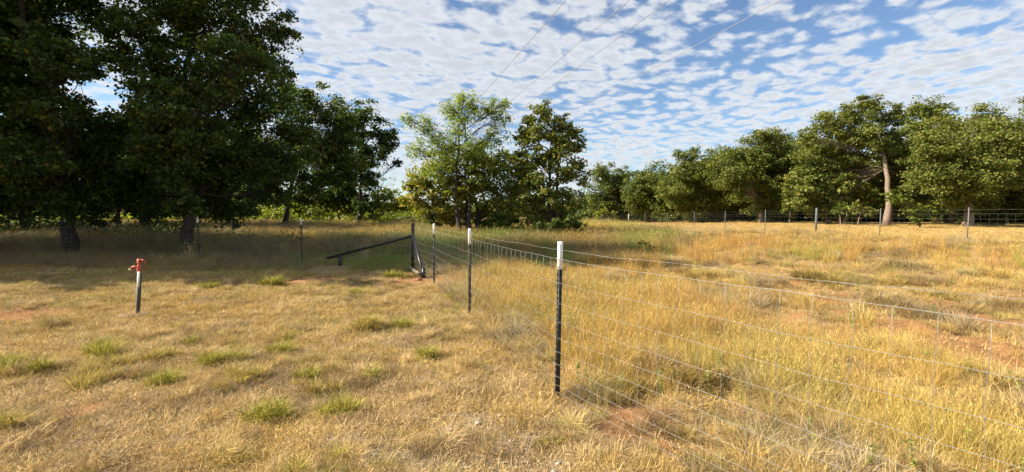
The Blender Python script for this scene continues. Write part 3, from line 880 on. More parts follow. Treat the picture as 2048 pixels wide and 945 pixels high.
def woven_fence(root, nodes, stay_step, strands, rw, rs, barb=None, stays='parts', knots=True, seed=3, base_off=0.0, wob=1.0):
    """nodes: (x, y, leanx, leany); strands as parts, every stay a part of its own"""
    r = np.random.default_rng(seed)
    ro = np.array(root.location)
    fine, sf, dn = path_sample(nodes, 0.04 if stay_step < 0.2 else 0.3)
    zb_f = np.interp(sf, dn, [hz(n[0], n[1]) for n in nodes]) + base_off

    def span_u(s):
        k = np.clip(np.searchsorted(dn, s, side='right') - 1, 0, len(dn) - 2)
        return (s - dn[k]) / (dn[k + 1] - dn[k])

    def pos(s, h, seedk):
        x = np.interp(s, dn, [n[0] for n in nodes]); y = np.interp(s, dn, [n[1] for n in nodes])
        lx = np.interp(s, dn, [n[2] for n in nodes]); ly = np.interp(s, dn, [n[3] for n in nodes])
        zb = np.interp(s, dn, [hz(n[0], n[1]) for n in nodes]) + base_off
        u = span_u(s)
        sag = 0.018 * wob * 4 * u * (1 - u)
        w = (vnoise(s, s * 0 + seedk, 1.4, 900 + int(seedk)) - 0.5) * 0.022 * wob + (vnoise(s, s * 0, 7.0, 950 + int(seedk)) - 0.5) * 0.006 * wob
        o = (vnoise(s, s * 0 + 3, 0.9, 970 + int(seedk)) - 0.5) * 0.02 * wob
        return np.stack([x + lx * h + o, y + ly * h, zb + h - sag + w], -1)
    for k, h in enumerate(strands):
        P = pos(sf, np.full_like(sf, h), k)
        top = k == len(strands) - 1
        MB().tube(P - ro, rw * (1.35 if top or k == 0 else 1.0), 5).build('line_wire', M_WIRE, root)
    if barb:
        mb = MB()
        P = pos(sf, np.full_like(sf, barb), 40)
        tw = sf * 2 * math.pi / 0.07
        mb.tube(P + np.stack([np.cos(tw) * 0, np.cos(tw), np.sin(tw)], -1) * rw * 0.9 - ro, rw * 0.95, 4)
        mb.tube(P - np.stack([np.cos(tw) * 0, np.cos(tw), np.sin(tw)], -1) * rw * 0.9 - ro, rw * 0.95, 4)
        mb.build('top_wire', M_BARB, root)
    ss = np.arange(stay_step * 0.6, dn[-1], stay_step)
    one = MB()
    kb = MB()
    for q, s in enumerate(ss):
        bend = r.normal() * 0.012 * wob
        hs = np.array(strands)
        P = np.array([pos(np.array([s + bend * math.sin(h * 4.0) * (1.0 if h < hs[-1] - .01 else 0.2)]), np.array([h]), k)[0] for k, h in enumerate(strands)])
        mid = (P[-2] + P[-1]) / 2 + np.array([r.normal() * .010, r.normal() * .010, 0]) * wob
        P2 = np.vstack([P[:-1], mid, P[-1]])
        if stays == 'parts':
            MB().tube(P2 - ro, rs, 4).build('stay_wire', M_WIRE, root)
        else:
            one.tube(P2 - ro, rs, 3, caps=False)
        if knots:
            for p in P:
                a = np.array([0, 0, rs * 3.2])
                kb.tube([p - a - ro, p - ro, p + a - ro], [rs * 1.2, rs * 2.2, rs * 1.2], 5)
    if stays != 'parts':
        tag(one.build('stay_wire', M_WIRE, root), kind='stuff')
    if knots:
        tag(kb.build('wire_knot', M_WIRE, root), kind='stuff')


# front fence
f1 = thing('woven_wire_fence', (FENCE[1][0], FENCE[1][1], 0), 'near woven wire fence on black steel posts with white tips, running to the pipe brace', 'fence')
LEAN = [(0, 0), (0.014, 0.0), (0.004, 0.0), (0.006, 0), (0, 0)]
fn = [(x, y, lx, ly) for (x, y), (lx, ly) in zip(FENCE, LEAN)]
woven_fence(f1, fn, 0.160, STRANDS, 0.00112, 0.00135, barb=1.365, seed=3)
LB = ['steel post outside the frame on the right', 'nearest black post with tall white tip', 'second black post with white tip', 'third and smallest black post, next to the pipe brace']
for k in range(4):
    t_post(f1, FENCE[k][0] - 0.004, FENCE[k][1] + 0.02, LEAN[k], 1.435, label=LB[k])

# fence running left from the brace, in the shade
f2 = thing('woven_wire_fence', (-6.9, 14.4, 0), 'shaded wire fence under the left trees with three white tipped posts', 'fence')
LF = [(-2.94, 13.0), (-6.95, 14.5), (-11.1, 15.55), (-15.45, 15.2), (-20.0, 15.6)]
woven_fence(f2, [(x, y, 0, 0) for x, y in LF], 0.16, STRANDS, 0.0013, 0.0012, barb=1.38, stays='one', knots=False, seed=5)
for k in range(1, 5):
    t_post(f2, LF[k][0], LF[k][1], (0, 0), 1.47, face=(0.2, -1), tip=0.20, label=['black post right of the straight dark trunk', 'post right of the thick shaded trunk', 'post at the left edge oak', 'post outside the left edge'][k - 1])

# far fence along the mown field
f3 = thing('woven_wire_fence', (19.8, 24.0, 0), 'far wire fence on slim grey posts in front of the mown field and oak row', 'fence')
fp = []
for px in (2330, 2160, 1936, 1760, 1632, 1530, 1450, 1388, 1335, 1290, 1257, 1226, 1204, 1187):
    k = (px - CX) / FPX
    Yq = 21.8 / (k + 0.1)
    fp.append((k * Yq, Yq))
woven_fence(f3, [(x, y, 0, 0) for x, y in fp], 0.30, [0.10, 0.28, 0.50, 0.74, 1.0, 1.22], 0.0012, 0.0010, barb=1.40, seed=6, knots=False, wob=0.6)
for k, (x, y) in enumerate(fp):
    if k in (4, 10):
        mb = MB()
        H = 1.58 if k == 4 else 1.45
        mb.tube([(0, 0, -0.2), (0, 0, 0.7), (0.01, 0, H - 0.02), (0.01, 0, H)], [0.062, 0.060, 0.058, 0.045] if k == 4 else [0.07, 0.07, 0.065, 0.05], 12)
        o = mb.build('line_post', M_POSTGREY if k == 4 else M_CEDAR, f3, smooth=True)
        o.location = Vector((x, y, hz(x, y))) - f3.location
        o['label'] = 'thick round grey pipe post' if k == 4 else 'thick weathered timber post at the far end'
    else:
        t_post(f3, x, y, (0, 0), 1.50, tip=0.0, black=False, face=(-1, -0.2), studs=False, sc=1.05, label=None)

# pipe corner brace
bp = np.array([-2.94, 13.0, hz(-2.94, 13.0)])
br = thing('corner_brace', bp, 'black pipe corner brace with long slanting rail and stub posts', 'fence brace')
MB().tube([(0, 0, -0.3), (0, 0, 0.7), (0.015, 0, 1.36), (0.015, 0, 1.385)], [0.052, 0.052, 0.052, 0.040], 12).build('corner_post', M_PIPE, br, smooth=True)
e1 = at(655, 517, 13.95)
MB().tube([np.array([0.0, 0.0, at(825, 472, 13.0)[2] - bp[2]]), (e1 - bp) * 0.5 + np.array([0, 0, 0.5 * (at(825, 472, 13.0)[2] - bp[2])]), e1 - bp], 0.040, 12).build('brace_rail', M_PIPE, br, smooth=True)
s1 = at(680, 509, 13.8)
MB().tube([np.array([s1[0], s1[1], hz(s1[0], s1[1]) - 0.2]) - bp, np.array([s1[0], s1[1], s1[2] - 0.03]) - bp], 0.055, 12).build('stub_post', M_PIPE, br, smooth=True)
e2 = at(848, 553, 11.25)
MB().tube([np.array([0.01, -0.03, at(826, 468, 13.0)[2] - bp[2]]), (e2 - bp) * 0.5 + np.array([0, 0, 0.5 * (at(826, 468, 13.0)[2] - bp[2])]), e2 - bp], 0.040, 12).build('brace_rail', M_PIPE, br, smooth=True)
s2 = np.array([e2[0] - 0.03, e2[1] + 0.12, 0])
s2z = hz(s2[0], s2[1])
MB().tube([np.array([s2[0], s2[1], s2z - 0.2]) - bp, np.array([s2[0], s2[1], s2z + 0.26]) - bp], 0.050, 12).build('stub_post', M_PIPE, br, smooth=True)
mb = MB()
a, b = np.array([-3.02, 12.85, hz(-3.02, 12.85) + 0.09]), np.array([s2[0] - 0.10, s2[1] - 0.02, s2z + 0.10])
mb.tube([a - bp, (a + b) / 2 - bp, b - bp], 0.045, 10).build('low_pipe', M_LOWPIPE, br, smooth=True)
mb = MB()
r4 = np.random.default_rng(4)


def stone(mb, c, s, r, flat=0.65):
    ph = (1 + 5 ** .5) / 2
    V = np.array([(-1, ph, 0), (1, ph, 0), (-1, -ph, 0), (1, -ph, 0), (0, -1, ph), (0, 1, ph), (0, -1, -ph), (0, 1, -ph), (ph, 0, -1), (ph, 0, 1), (-ph, 0, -1), (-ph, 0, 1)]) / 1.9
    V = V * r.uniform(0.7, 1.3, (12, 1)) * s * np.array([1, r.uniform(0.6, 1), flat])
    F = [(0, 11, 5), (0, 5, 1), (0, 1, 7), (0, 7, 10), (0, 10, 11), (1, 5, 9), (5, 11, 4), (11, 10, 2), (10, 7, 6), (7, 1, 8), (3, 9, 4), (3, 4, 2), (3, 2, 6), (3, 6, 8), (3, 8, 9), (4, 9, 5), (2, 4, 11), (6, 2, 10), (8, 6, 7), (9, 8, 1)]
    return mb.add(V + c, [np.array(F)])


sb = MB()
bx_, by_ = gp(838, 562)
stone(sb, np.array([0, 0, 0.03]), 0.09, r4)
stone(sb, np.array([-0.10, 0.03, 0.02]), 0.06, r4)
o = sb.build('clay_lump', paint('red_clay', (0.34, 0.17, 0.08), 0.95, 0, 0.35, 20, 0.8))
o.location = (bx_, by_, hz(bx_, by_))
tag(o, 'reddish clay lump beside the brace stub post', 'clay lump')

# far pipe gate and pale timber post beyond the golden oak
gx = at(800, 440, 36.0)
g = thing('pipe_gate', (gx[0], gx[1], hz(gx[0], gx[1])), 'low far pipe gate behind the corner brace', 'gate')
a = at(791, 437, 36.0) - np.array(g.location)
b = at(828, 434, 36.0) - np.array(g.location)
for nm, p, q in (('gate_rail', a, b), ('gate_rail', a - [0, 0, 0.35], b - [0, 0, 0.35]), ('gate_upright', a + [0, 0, .05], np.array([a[0], a[1], -0.1])), ('gate_upright', b + [0, 0, .3], np.array([b[0], b[1], -0.1]))):
    MB().tube([p, (np.array(p) + q) / 2, q], 0.035, 8).build(nm, M_POSTGREY, g, smooth=True)
c = at(848, 445, 37.0)
o = MB().tube([(0, 0, -0.2), (0, 0, 0.8), (0.02, 0, 1.75), (0.02, 0, 1.78)], [0.16, 0.15, 0.14, 0.10], 10).build('timber_post', M_CEDAR, smooth=True)
o.location = (c[0], c[1], hz(c[0], c[1]))
tag(o, 'pale timber post under the golden oak beyond the brace', 'post')

# ------------------------------------------------------------------ yard hydrant
hx, hy = gp(273, 630)
hb = np.array([hx, hy, hz(hx, hy)])
hd = thing('yard_hydrant', hb, 'red headed yard hydrant on galvanised pipe, on the sunny lawn', 'hydrant')
hd.scale = (0.8, 0.8, 1.0)
hd.rotation_euler = (0, math.radians(5.5), 0)
MB().tube([(0, 0, -0.2), (0, 0, 0.4), (0, 0, 0.735)], 0.021, 14).build('pipe', M_GALV, hd, smooth=True)
MB().box((0.012, -0.034, -0.15), (0.056, -0.027, 0.70)).box((0.049, -0.034, -0.15), (0.056, 0.02, 0.70)).build('support_angle', paint('dark_steel', (0.065, 0.067, 0.062), 0.55, 0.3, 0.4, 40, 0.2), hd)
lb = MB().box((0.010, -0.0385, 0.475), (0.058, -0.0348, 0.725)).build('paper_label', M_LABELP, hd)
ink = MB()
for k in range(9):
    w = random.uniform(0.012, 0.038)
    ink.box((0.016, -0.0395, 0.497 + k * 0.024), (0.016 + w, -0.0387, 0.503 + k * 0.024))
ink.build('label_print', M_INK, lb)
for zt in (0.10, 0.70):
    th = np.linspace(0, 2 * math.pi, 15)
    MB().tube(np.stack([0.014 + np.cos(th) * 0.048, -0.008 + np.sin(th) * 0.038, zt + th * 0], -1), 0.003, 5, caps=False).build('tie_band', M_WIRE, hd)
head = MB()
head.tube([(0, 0, 0.72), (0, 0, 0.735), (0, 0, 0.74), (0, 0, 0.80), (0, 0, 0.815), (0, 0, 0.83)], [0.038, 0.040, 0.036, 0.034, 0.030, 0.022], 14)
head.box((-0.020, -0.020, 0.815), (0.020, 0.020, 0.875))
hd_o = head.build('head', M_RED, hd, smooth=False)
MB().tube([(-0.025, 0, 0.785), (-0.07, -0.005, 0.795), (-0.12, -0.008, 0.785), (-0.150, -0.010, 0.765), (-0.163, -0.010, 0.742)], [0.024, 0.020, 0.018, 0.018, 0.018], 12).build('spout', M_RED, hd, smooth=True)
MB().tube([(-0.163, -0.010, 0.748), (-0.166, -0.010, 0.728)], [0.0225, 0.0225], 12).build('spout_nozzle', M_GALV, hd, smooth=True)
lev = MB()
lev.box((-0.032, -0.026, 0.855), (0.034, -0.018, 0.925)).box((-0.032, 0.018, 0.855), (0.034, 0.026, 0.925)).box((-0.032, -0.018, 0.905), (0.034, 0.018, 0.925))
lo = lev.build('lever', M_RED, hd)
MB().tube([(0.03, 0, 0.915), (0.085, 0, 0.913), (0.125, 0, 0.895), (0.138, 0, 0.86), (0.136, 0, 0.79), (0.128, 0, 0.76)], [0.011, 0.010, 0.010, 0.010, 0.010, 0.009], 8).build('lever_handle', M_RED, lo, smooth=True)
MB().tube([(0, -0.032, 0.872), (0, 0.032, 0.872)], 0.008, 8).build('pivot_bolt', M_GALV, lo)
pad = MB()
th = np.linspace(0, 2 * math.pi, 25)[:-1]
rr = 0.19 * (1 + 0.22 * np.sin(th * 3 + 1) * 0.5 + 0.10 * np.random.default_rng(9).normal(size=24))
ring = np.stack([np.cos(th) * rr * 1.15, np.sin(th) * rr * 0.9], -1)
V = np.vstack([np.c_[ring, np.full(24, -0.06)], np.c_[ring * 0.98, np.full(24, 0.012)], np.c_[ring * 0.86, np.full(24, 0.022)], [[0, 0, 0.026]]])
k = np.arange(24)
k2 = (k + 1) % 24
pad.add(V, [np.stack([k, k2, k2 + 24, k + 24], -1), np.stack([k + 24, k2 + 24, k2 + 48, k + 48], -1), np.stack([k + 48, k2 + 48, np.full(24, 72)], -1)])
o = pad.build('concrete_pad', M_CONC)
o.location = (hb[0] - 0.03, hb[1], hb[2])
tag(o, 'rough concrete pad round the foot of the hydrant', 'pad')

# ------------------------------------------------------------------ power lines
LINES = [(6.4, 7.0, 0, 'faint power cable highest to the left, above the mesquite'), (8.5, 7.0, 0, 'dark power cable slanting down behind the upright oak, second from left'),
         (9.8, 7.0, 0, 'dark power cable third from left over the upright oak'), (13.3, 6.9, 0, 'dark power cable across the middle of the sky'),
         (31.0, 9.0, 1, 'bright power cable highest above the right oak row'), (33.5, 8.9, 1, 'pale power cable between the two bright right cables'),
         (36.0, 8.3, 1, 'bright power cable lowest, crossing in front of the right oaks')]
for (a_, H, bright, lab) in LINES:
    Z = np.linspace(-10, 190, 60)
    u = (Z + 10) / 100.0 % 1.0
    P = np.stack([a_ - 0.31 * Z, Z, CAMZ + H - 0.55 * 4 * u * (1 - u) + 0.4], -1)
    o = MB().tube(P - P[0], 0.012 if not bright else 0.012, 5).build('power_line', M_LINEW if bright else M_LINE, smooth=True)
    o.location = P[0]
    tag(o, lab, 'power line', 'overhead power lines')

# ------------------------------------------------------------------ grass
def blades(n, r, length, spread, lean, curl, width, seg2=True):
    """n bent tapering blades round the origin -> vertices, quads, tris, shade"""
    az = r.uniform(0, 2 * math.pi, n)
    rad = spread * np.sqrt(r.uniform(0, 1, n))
    ba = r.uniform(0, 2 * math.pi, n)
    B = np.stack([np.cos(ba) * rad, np.sin(ba) * rad, np.full(n, -0.01)], -1)
    az = np.where(r.uniform(size=n) < 0.6, ba + r.normal(size=n) * 0.7, az)
    L = length * r.uniform(0.45, 1.15, n)
    le = np.clip(np.abs(lean + r.normal(size=n) * lean * 0.45), 0, 1.45)
    cu = curl * r.uniform(0.3, 1.6, n)
    D = np.stack([np.cos(az), np.sin(az), np.zeros(n)], -1)
    sa = az + math.pi / 2 + r.normal(size=n) * 0.9
    Sd = np.stack([np.cos(sa), np.sin(sa), np.zeros(n)], -1)
    W = width * r.uniform(0.6, 1.3, n)
    a1, a2 = le, np.minimum(le + cu, 2.3)
    m = B + (D * np.sin(a1)[:, None] + np.array([0, 0, 1]) * np.cos(a1)[:, None]) * (L * 0.5)[:, None]
    t = m + (D * np.sin(a2)[:, None] + np.array([0, 0, 1]) * np.cos(a2)[:, None]) * (L * 0.5)[:, None]
    t[:, 2] = np.maximum(t[:, 2], 0.004)
    h = (W * 0.5)[:, None]
    V = np.stack([B - Sd * h, B + Sd * h, m + Sd * h * 0.85, m - Sd * h * 0.85, t], 1).reshape(-1, 3)
    b = np.arange(n)[:, None] * 5
    return V, b + np.array([0, 1, 2, 3]), b + np.array([3, 2, 4]), np.repeat(r.uniform(0, 1, n), 5)


def blade_mesh(name, parts, mat):
    V, Q, T, Sh, off = [], [], [], [], 0
    for (v, q, t, s) in parts:
        V.append(v); Q.append(q + off); T.append(t + off); Sh.append(s); off += len(v)
    return mesh_np(name, np.vstack(V), [np.vstack(Q), np.vstack(T)], mat, {'shade': np.concatenate(Sh)})


def heads(n, r, hgt, spread, w):
    """seed heads: little spindles on top of stems"""
    v, q, t, s = blades(n, r, 0.055, spread, 0.25, 0.4, w)
    v[:, 2] += np.repeat(hgt * r.uniform(0.75, 1.05, n), 5)
    return v, q, t, s


def scatter(name, label, srcs, P, scale, tint, tilt=0.12, seed=0, zoff=0.0):
    """one object: instances of the source tufts on the points P"""
    r = np.random.default_rng(seed)
    n = len(P)
    Z = height(P[:, 0], P[:, 1]) + zoff
    me = bpy.data.meshes.new(name)
    me.vertices.add(n)
    me.vertices.foreach_set('co', np.c_[P, Z].astype(np.float32).ravel())
    rot = np.stack([r.normal(size=n) * tilt, r.normal(size=n) * tilt, r.uniform(0, 6.283, n)], -1)
    for nm, tp, arr, key in (('rot', 'FLOAT_VECTOR', rot, 'vector'), ('scl', 'FLOAT_VECTOR', scale, 'vector'), ('tint', 'FLOAT_VECTOR', tint, 'vector')):
        a = me.attributes.new(nm, tp, 'POINT')
        a.data.foreach_set(key, np.asarray(arr, np.float32).ravel())
    a = me.attributes.new('pick', 'INT', 'POINT')
    a.data.foreach_set('value', r.integers(0, len(srcs), n).astype(np.int32))
    o = put(name, me)
    g = bpy.data.node_groups.new(name + '_scatter', 'GeometryNodeTree')
    g.interface.new_socket('Geometry', in_out='INPUT', socket_type='NodeSocketGeometry')
    g.interface.new_socket('Geometry', in_out='OUTPUT', socket_type='NodeSocketGeometry')
    gi, go = g.nodes.new('NodeGroupInput'), g.nodes.new('NodeGroupOutput')
    jn = g.nodes.new('GeometryNodeJoinGeometry')
    for so in srcs:
        oi = g.nodes.new('GeometryNodeObjectInfo')
        oi.inputs['Object'].default_value = so
        oi.inputs['As Instance'].default_value = True
        g.links.new(oi.outputs['Geometry'], jn.inputs[0])
    ip = g.nodes.new('GeometryNodeInstanceOnPoints')
    ip.inputs['Pick Instance'].default_value = True

    def na(nm, tp):
        x = g.nodes.new('GeometryNodeInputNamedAttribute')
        x.data_type = tp
        x.inputs['Name'].default_value = nm
        return next(s for s in x.outputs if s.enabled and s.name == 'Attribute')
    e2r = g.nodes.new('FunctionNodeEulerToRotation')
    g.links.new(na('rot', 'FLOAT_VECTOR'), e2r.inputs[0])
    g.links.new(gi.outputs[0], ip.inputs['Points'])
    g.links.new(jn.outputs[0], ip.inputs['Instance'])
    g.links.new(na('pick', 'INT'), ip.inputs['Instance Index'])
    g.links.new(e2r.outputs[0], ip.inputs['Rotation'])
    g.links.new(na('scl', 'FLOAT_VECTOR'), ip.inputs['Scale'])
    g.links.new(ip.outputs[0], go.inputs[0])
    md = o.modifiers.new('scatter', 'NODES')
    md.node_group = g
    return tag(o, label, kind='stuff')


def src(name, me):
    return bpy.data.objects.new(name, me)


rs = np.random.default_rng(21)
SRC_LITTER = [src('litter_sample', blade_mesh('litter', [blades(70, rs, 0.062, 0.15, 1.22, 0.25, 0.0034)], M_BLADE)) for _ in range(6)]
SRC_SHORT = [src('short_sample', blade_mesh('short', [blades(50, rs, 0.13, 0.075, 0.45, 0.7, 0.0030), blades(20, rs, 0.10, 0.10, 1.1, 0.4, 0.0034)], M_BLADE)) for _ in range(6)]
SRC_TALL = [src('tall_sample', blade_mesh('tall', [blades(40, rs, 0.46, 0.11, 0.17, 0.32, 0.0023), blades(44, rs, 0.25, 0.12, 0.42, 0.6, 0.0028), heads(16, rs, 0.40, 0.13, 0.0038)], M_BLADE)) for _ in range(6)]
SRC_BUNCH = [src('bunch_sample', blade_mesh('bunch', [blades(170, rs, 0.30, 0.09, 0.60, 0.75, 0.0031), blades(60, rs, 0.18, 0.12, 1.05, 0.5, 0.0034)], M_BLADE)) for _ in range(5)]
SRC_REED = [src('reed_sample', blade_mesh('reed', [blades(34, rs, 0.95, 0.11, 0.15, 0.22, 0.0055), blades(30, rs, 0.5, 0.14, 0.35, 0.5, 0.006), heads(26, rs, 0.8, 0.20, 0.014)], M_BLADE)) for _ in range(5)]


def weed_mesh(r):
    """upright stem with small oval leaves"""
    n = 26
    zz = np.sort(r.uniform(0.03, 0.30, n))
    a = np.arange(n) * 2.4 + r.normal(size=n) * 0.3
    P = np.stack([np.cos(a) * 0.018, np.sin(a) * 0.018, zz], -1)
    V, T = leaves(P, np.stack([np.cos(a) * 0.4, np.sin(a) * 0.4, np.ones(n)], -1), 0.034, r, 1.2)
    sv, sq, st, ss = blades(3, r, 0.30, 0.004, 0.05, 0.08, 0.004)
    return mesh_np('weed', np.vstack([V, sv]), [np.vstack([T, st + len(V)]), sq + len(V)], M_BLADE, {'shade': np.concatenate([np.repeat(r.uniform(0, 1, n), 4), ss])})


SRC_WEED = [src('weed_sample', weed_mesh(rs)) for _ in range(4)]

STRAW, PALE, GOLDC, BROWN, REDG, GREENC, YGREEN, GREY = [np.array(c) for c in
    ((0.53, 0.375, 0.150), (0.65, 0.495, 0.27), (0.57, 0.39, 0.098), (0.23, 0.16, 0.09), (0.43, 0.24, 0.09), (0.15, 0.21, 0.035), (0.41, 0.37, 0.10), (0.38, 0.32, 0.23))]


def mixc(a, b, f):
    f = np.clip(np.asarray(f), 0, 1)[:, None]
    return a * (1 - f) + b * f


def field_points(n, y0, y1, r, wid=1.28, pw=1.0):
    """points in front of the camera, denser towards it"""
    u = r.uniform(0, 1, n)
    e = 2 - pw
    y = (y0 ** e + u * (y1 ** e - y0 ** e)) ** (1 / e)
    x = r.uniform(-1, 1, n) * (y * wid + 0.6)
    return np.stack([x, y], -1)


def keep(P, prob, r):
    clear = np.hypot(P[:, 0] + 5.35, (P[:, 1] - 13.2) * 0.7) > 0.62      # bare foot of the brace's stub post
    return P[(r.uniform(size=len(P)) < prob) & clear]


def near_shape(x, y, pts):
    r = np.zeros(len(x))
    for (px, py, wpx, hpx) in pts:
        a, b = gp(px, py)
        c, d = gp(px, py - hpx)
        r = np.maximum(r, np.exp(-((x - a) / (wpx / FPX * b)) ** 2 - ((y - b) / max(abs(d - b), .1)) ** 2))
    return r


def build_grass():
    r = np.random.default_rng(33)
    # 1 straw litter on the lawn side and between the clumps
    P = field_points(26000, 1.7, 13, r, 1.3, 1.35)
    side = P[:, 0] - fence_x(P[:, 1])
    pr = np.where(side < 0.2, 1.0, 0.55) * (1 - 0.85 * patch(P[:, 0], P[:, 1], DIRTW)) * (1 - 0.35 * patch(P[:, 0], P[:, 1], GRAVEL))
    P = keep(P, pr, r)
    x, y = P.T
    f = fbm(x, y, 1.2, 51)
    g = r.uniform(size=len(P))
    col = mixc(STRAW, PALE, 0.15 + g * 0.6)
    col = mixc(col, BROWN, sstep(0.46, 0.60, fbm(x, y, 2.6, 52)) * 0.75)
    col = mixc(col, GOLDC, sstep(0.45, 0.6, f) * 0.5)
    sc = r.uniform(0.7, 1.25, len(P)) * (1 + 0.05 * y)
    scatter('straw_litter', 'pale dry straw litter lying over the lawn', SRC_LITTER, P, np.stack([sc, sc, sc * r.uniform(.5, 1.5, len(P))], -1), col, 0.08, 1)

    # 2 short dry lawn grass, left of the fence
    P = field_points(30000, 1.8, 17, r, 1.3, 1.0)
    x, y = P.T
    side = x - fence_x(y)
    f = fbm(x, y, 1.6, 61)
    far = sstep(4.5, 7.0, y + (fbm(x, y, 0.7, 62) - 0.5) * 2)
    pr = (side < 0.25) * (0.05 + 0.32 * sstep(0.46, 0.66, f) * (1 - far) + far * 0.85)
    pr = pr * (1 - 0.9 * patch(x, y, DIRTW)) * (1 - 0.8 * patch(x, y, GRAVEL)) * np.where(y > 12, 0.75, 1)
    P = keep(P, pr, r)
    x, y = P.T
    col = mixc(STRAW, GOLDC, r.uniform(0.2, 0.9, len(P)))
    col = mixc(col, YGREEN, sstep(0.38, 0.62, fbm(x, y, 0.9, 63)) * 0.85 * sstep(3, 6.5, y))
    col = mixc(col, PALE, (r.uniform(size=len(P)) < 0.25) * 0.6)
    s = r.uniform(0.42, 0.85, len(P)) * (0.75 + 0.055 * y)
    scatter('lawn_grass', 'short dry golden grass on the sunny lawn', SRC_SHORT, P, np.stack([s, s, s * r.uniform(.6, 1.1, len(P))], -1), col, 0.15, 2)

    # 2b low matted humps of dead grass on the lawn
    P = field_points(9000, 1.8, 11, r, 1.3, 1.1)
    x, y = P.T
    pr = (x < fence_x(y) + 0.15) * sstep(0.48, 0.58, fbm(x, y, 1.7, 66)) * 0.6 * (1 - 0.9 * patch(x, y, DIRTW)) * (1 - 0.8 * patch(x, y, GRAVEL))
    P = keep(P, pr, r)
    x, y = P.T
    col = mixc(STRAW, PALE, r.uniform(0, .7, len(P)))
    col = mixc(col, BROWN, (r.uniform(size=len(P)) < 0.30) * 0.7)
    col = mixc(col, YGREEN, (r.uniform(size=len(P)) < 0.20) * 0.6)
    s = np.minimum(np.exp(r.normal(size=len(P)) * 0.3), 1.35) * 0.50 * (1 + 0.03 * y)
    scatter('thatch', 'low matted humps of dead grass on the lawn', SRC_BUNCH, P, np.stack([s * 1.1, s * 1.1, s * r.uniform(.5, 1.0, len(P))], -1), col, 0.22, 10)

    # 3 tall golden grass right of the fence
    P = field_points(46000, 1.9, 26, r, 1.3, 0.9)
    x, y = P.T
    side = x - fence_x(y)
    f = fbm(x, y, 0.8, 71)
    tallz = near_shape(x, y, [(1030, 580, 110, 45), (1150, 620, 90, 60), (1330, 640, 170, 60), (1500, 680, 150, 60), (1650, 800, 160, 80), (1850, 860, 160, 60), (1750, 720, 120, 50), (1250, 570, 130, 30), (1980, 900, 120, 60)])
    pr = (side > 0.02) * np.clip(0.04 + 0.85 * sstep(0.25, 0.6, tallz) + 0.20 * sstep(0.50, 0.62, f) * (y > 4), 0, 1)
    pr = pr * (1 - 0.95 * patch(x, y, DIRTW)) * (x < 21.0 - 0.1 * (y - 20))
    P = keep(P, pr, r)
    x, y = P.T
    tz = near_shape(x, y, [(1030, 580, 110, 45), (1330, 640, 170, 60), (1650, 800, 160, 80), (1850, 860, 160, 60), (1150, 620, 90, 60)])
    col = mixc(GOLDC, STRAW, r.uniform(0, 0.8, len(P)))
    col = mixc(col, YGREEN, sstep(0.46, 0.72, fbm(x, y, 0.9, 72)) * 0.55)
    col = mixc(col, REDG, sstep(0.5, 0.68, fbm(x, y, 0.6, 73)) * 0.75 * sstep(5, 9, y))
    col = mixc(col, REDG, near_shape(x, y, [(1800, 640, 260, 50), (1950, 600, 150, 30), (1600, 580, 120, 22)]) * 0.6)
    s = r.uniform(0.45, 0.95, len(P)) * (0.70 + 0.25 * sstep(.2, .6, tz)) * (1 + 0.012 * y)
    scatter('field_grass', 'tall thin golden grass behind the near wire fence', SRC_TALL, P, np.stack([s * (1 + .03 * y), s * (1 + .03 * y), s * r.uniform(.7, 1.1, len(P))], -1), col, 0.12, 3)

    # 4 arching bunch grass over the right field
    P = field_points(22000, 1.9, 30, r, 1.3, 0.9)
    x, y = P.T
    side = x - fence_x(y)
    f = fbm(x, y, 1.5, 81)
    pr = (side > -0.05) * (0.05 + sstep(0.47, 0.56, f)) * (1 - 0.9 * patch(x, y, DIRTW)) * (x < 21.0 - 0.1 * (y - 20))
    P = keep(P, pr, r)
    x, y = P.T
    col = mixc(STRAW, GOLDC, r.uniform(0.1, 0.8, len(P)))
    col = mixc(col, GREY, sstep(0.5, 0.6, fbm(x, y, 1.8, 82)) * 0.7)
    col = mixc(col, BROWN, sstep(0.54, 0.64, fbm(x, y, 1.1, 83)) * 0.65)
    col = mixc(col, YGREEN, (r.uniform(size=len(P)) < 0.22) * 0.5)
    col = mixc(col, BROWN, (r.uniform(size=len(P)) < 0.13) * 0.7)
    s = np.minimum(np.exp(r.normal(size=len(P)) * 0.26), 1.4) * (0.42 + 0.50 * sstep(0.5, 0.64, fbm(x, y, 1.5, 81))) * (1 + 0.02 * y)
    scatter('bunch_grass', 'arching dry bunch grass over the right field', SRC_BUNCH, P, np.stack([s, s, s * r.uniform(.6, 1.0, len(P))], -1), col, 0.15, 4)

    # 5 shaded grass under the left trees and tall mixed grass in the middle distance
    P = np.stack([r.uniform(-42, 9, 26000), r.uniform(12.5, 42, 26000)], -1)
    x, y = P.T
    pr = np.where((x < fence_x(np.minimum(y, 13))) | (y > 13.2), 1.0, 0.0) * (np.abs(x) < y * 1.35) * (1 - sstep(2, 8, x) * (y < 20)) * np.clip(22.0 / y, 0, 1)
    P = keep(P, pr, r)
    x, y = P.T
    f = fbm(x, y, 0.35, 91)
    col = mixc(GREY * 0.6, STRAW * 0.6, r.uniform(0, 1, len(P)))  # dimmed near the trees so the grass colour deepens their shade
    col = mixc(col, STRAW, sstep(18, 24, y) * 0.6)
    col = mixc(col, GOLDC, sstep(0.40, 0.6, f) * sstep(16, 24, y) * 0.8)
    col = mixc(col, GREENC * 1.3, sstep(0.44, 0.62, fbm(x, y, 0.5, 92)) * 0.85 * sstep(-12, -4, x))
    col = mixc(col, YGREEN, sstep(0.5, 0.7, fbm(x, y, 0.45, 93)) * 0.6)
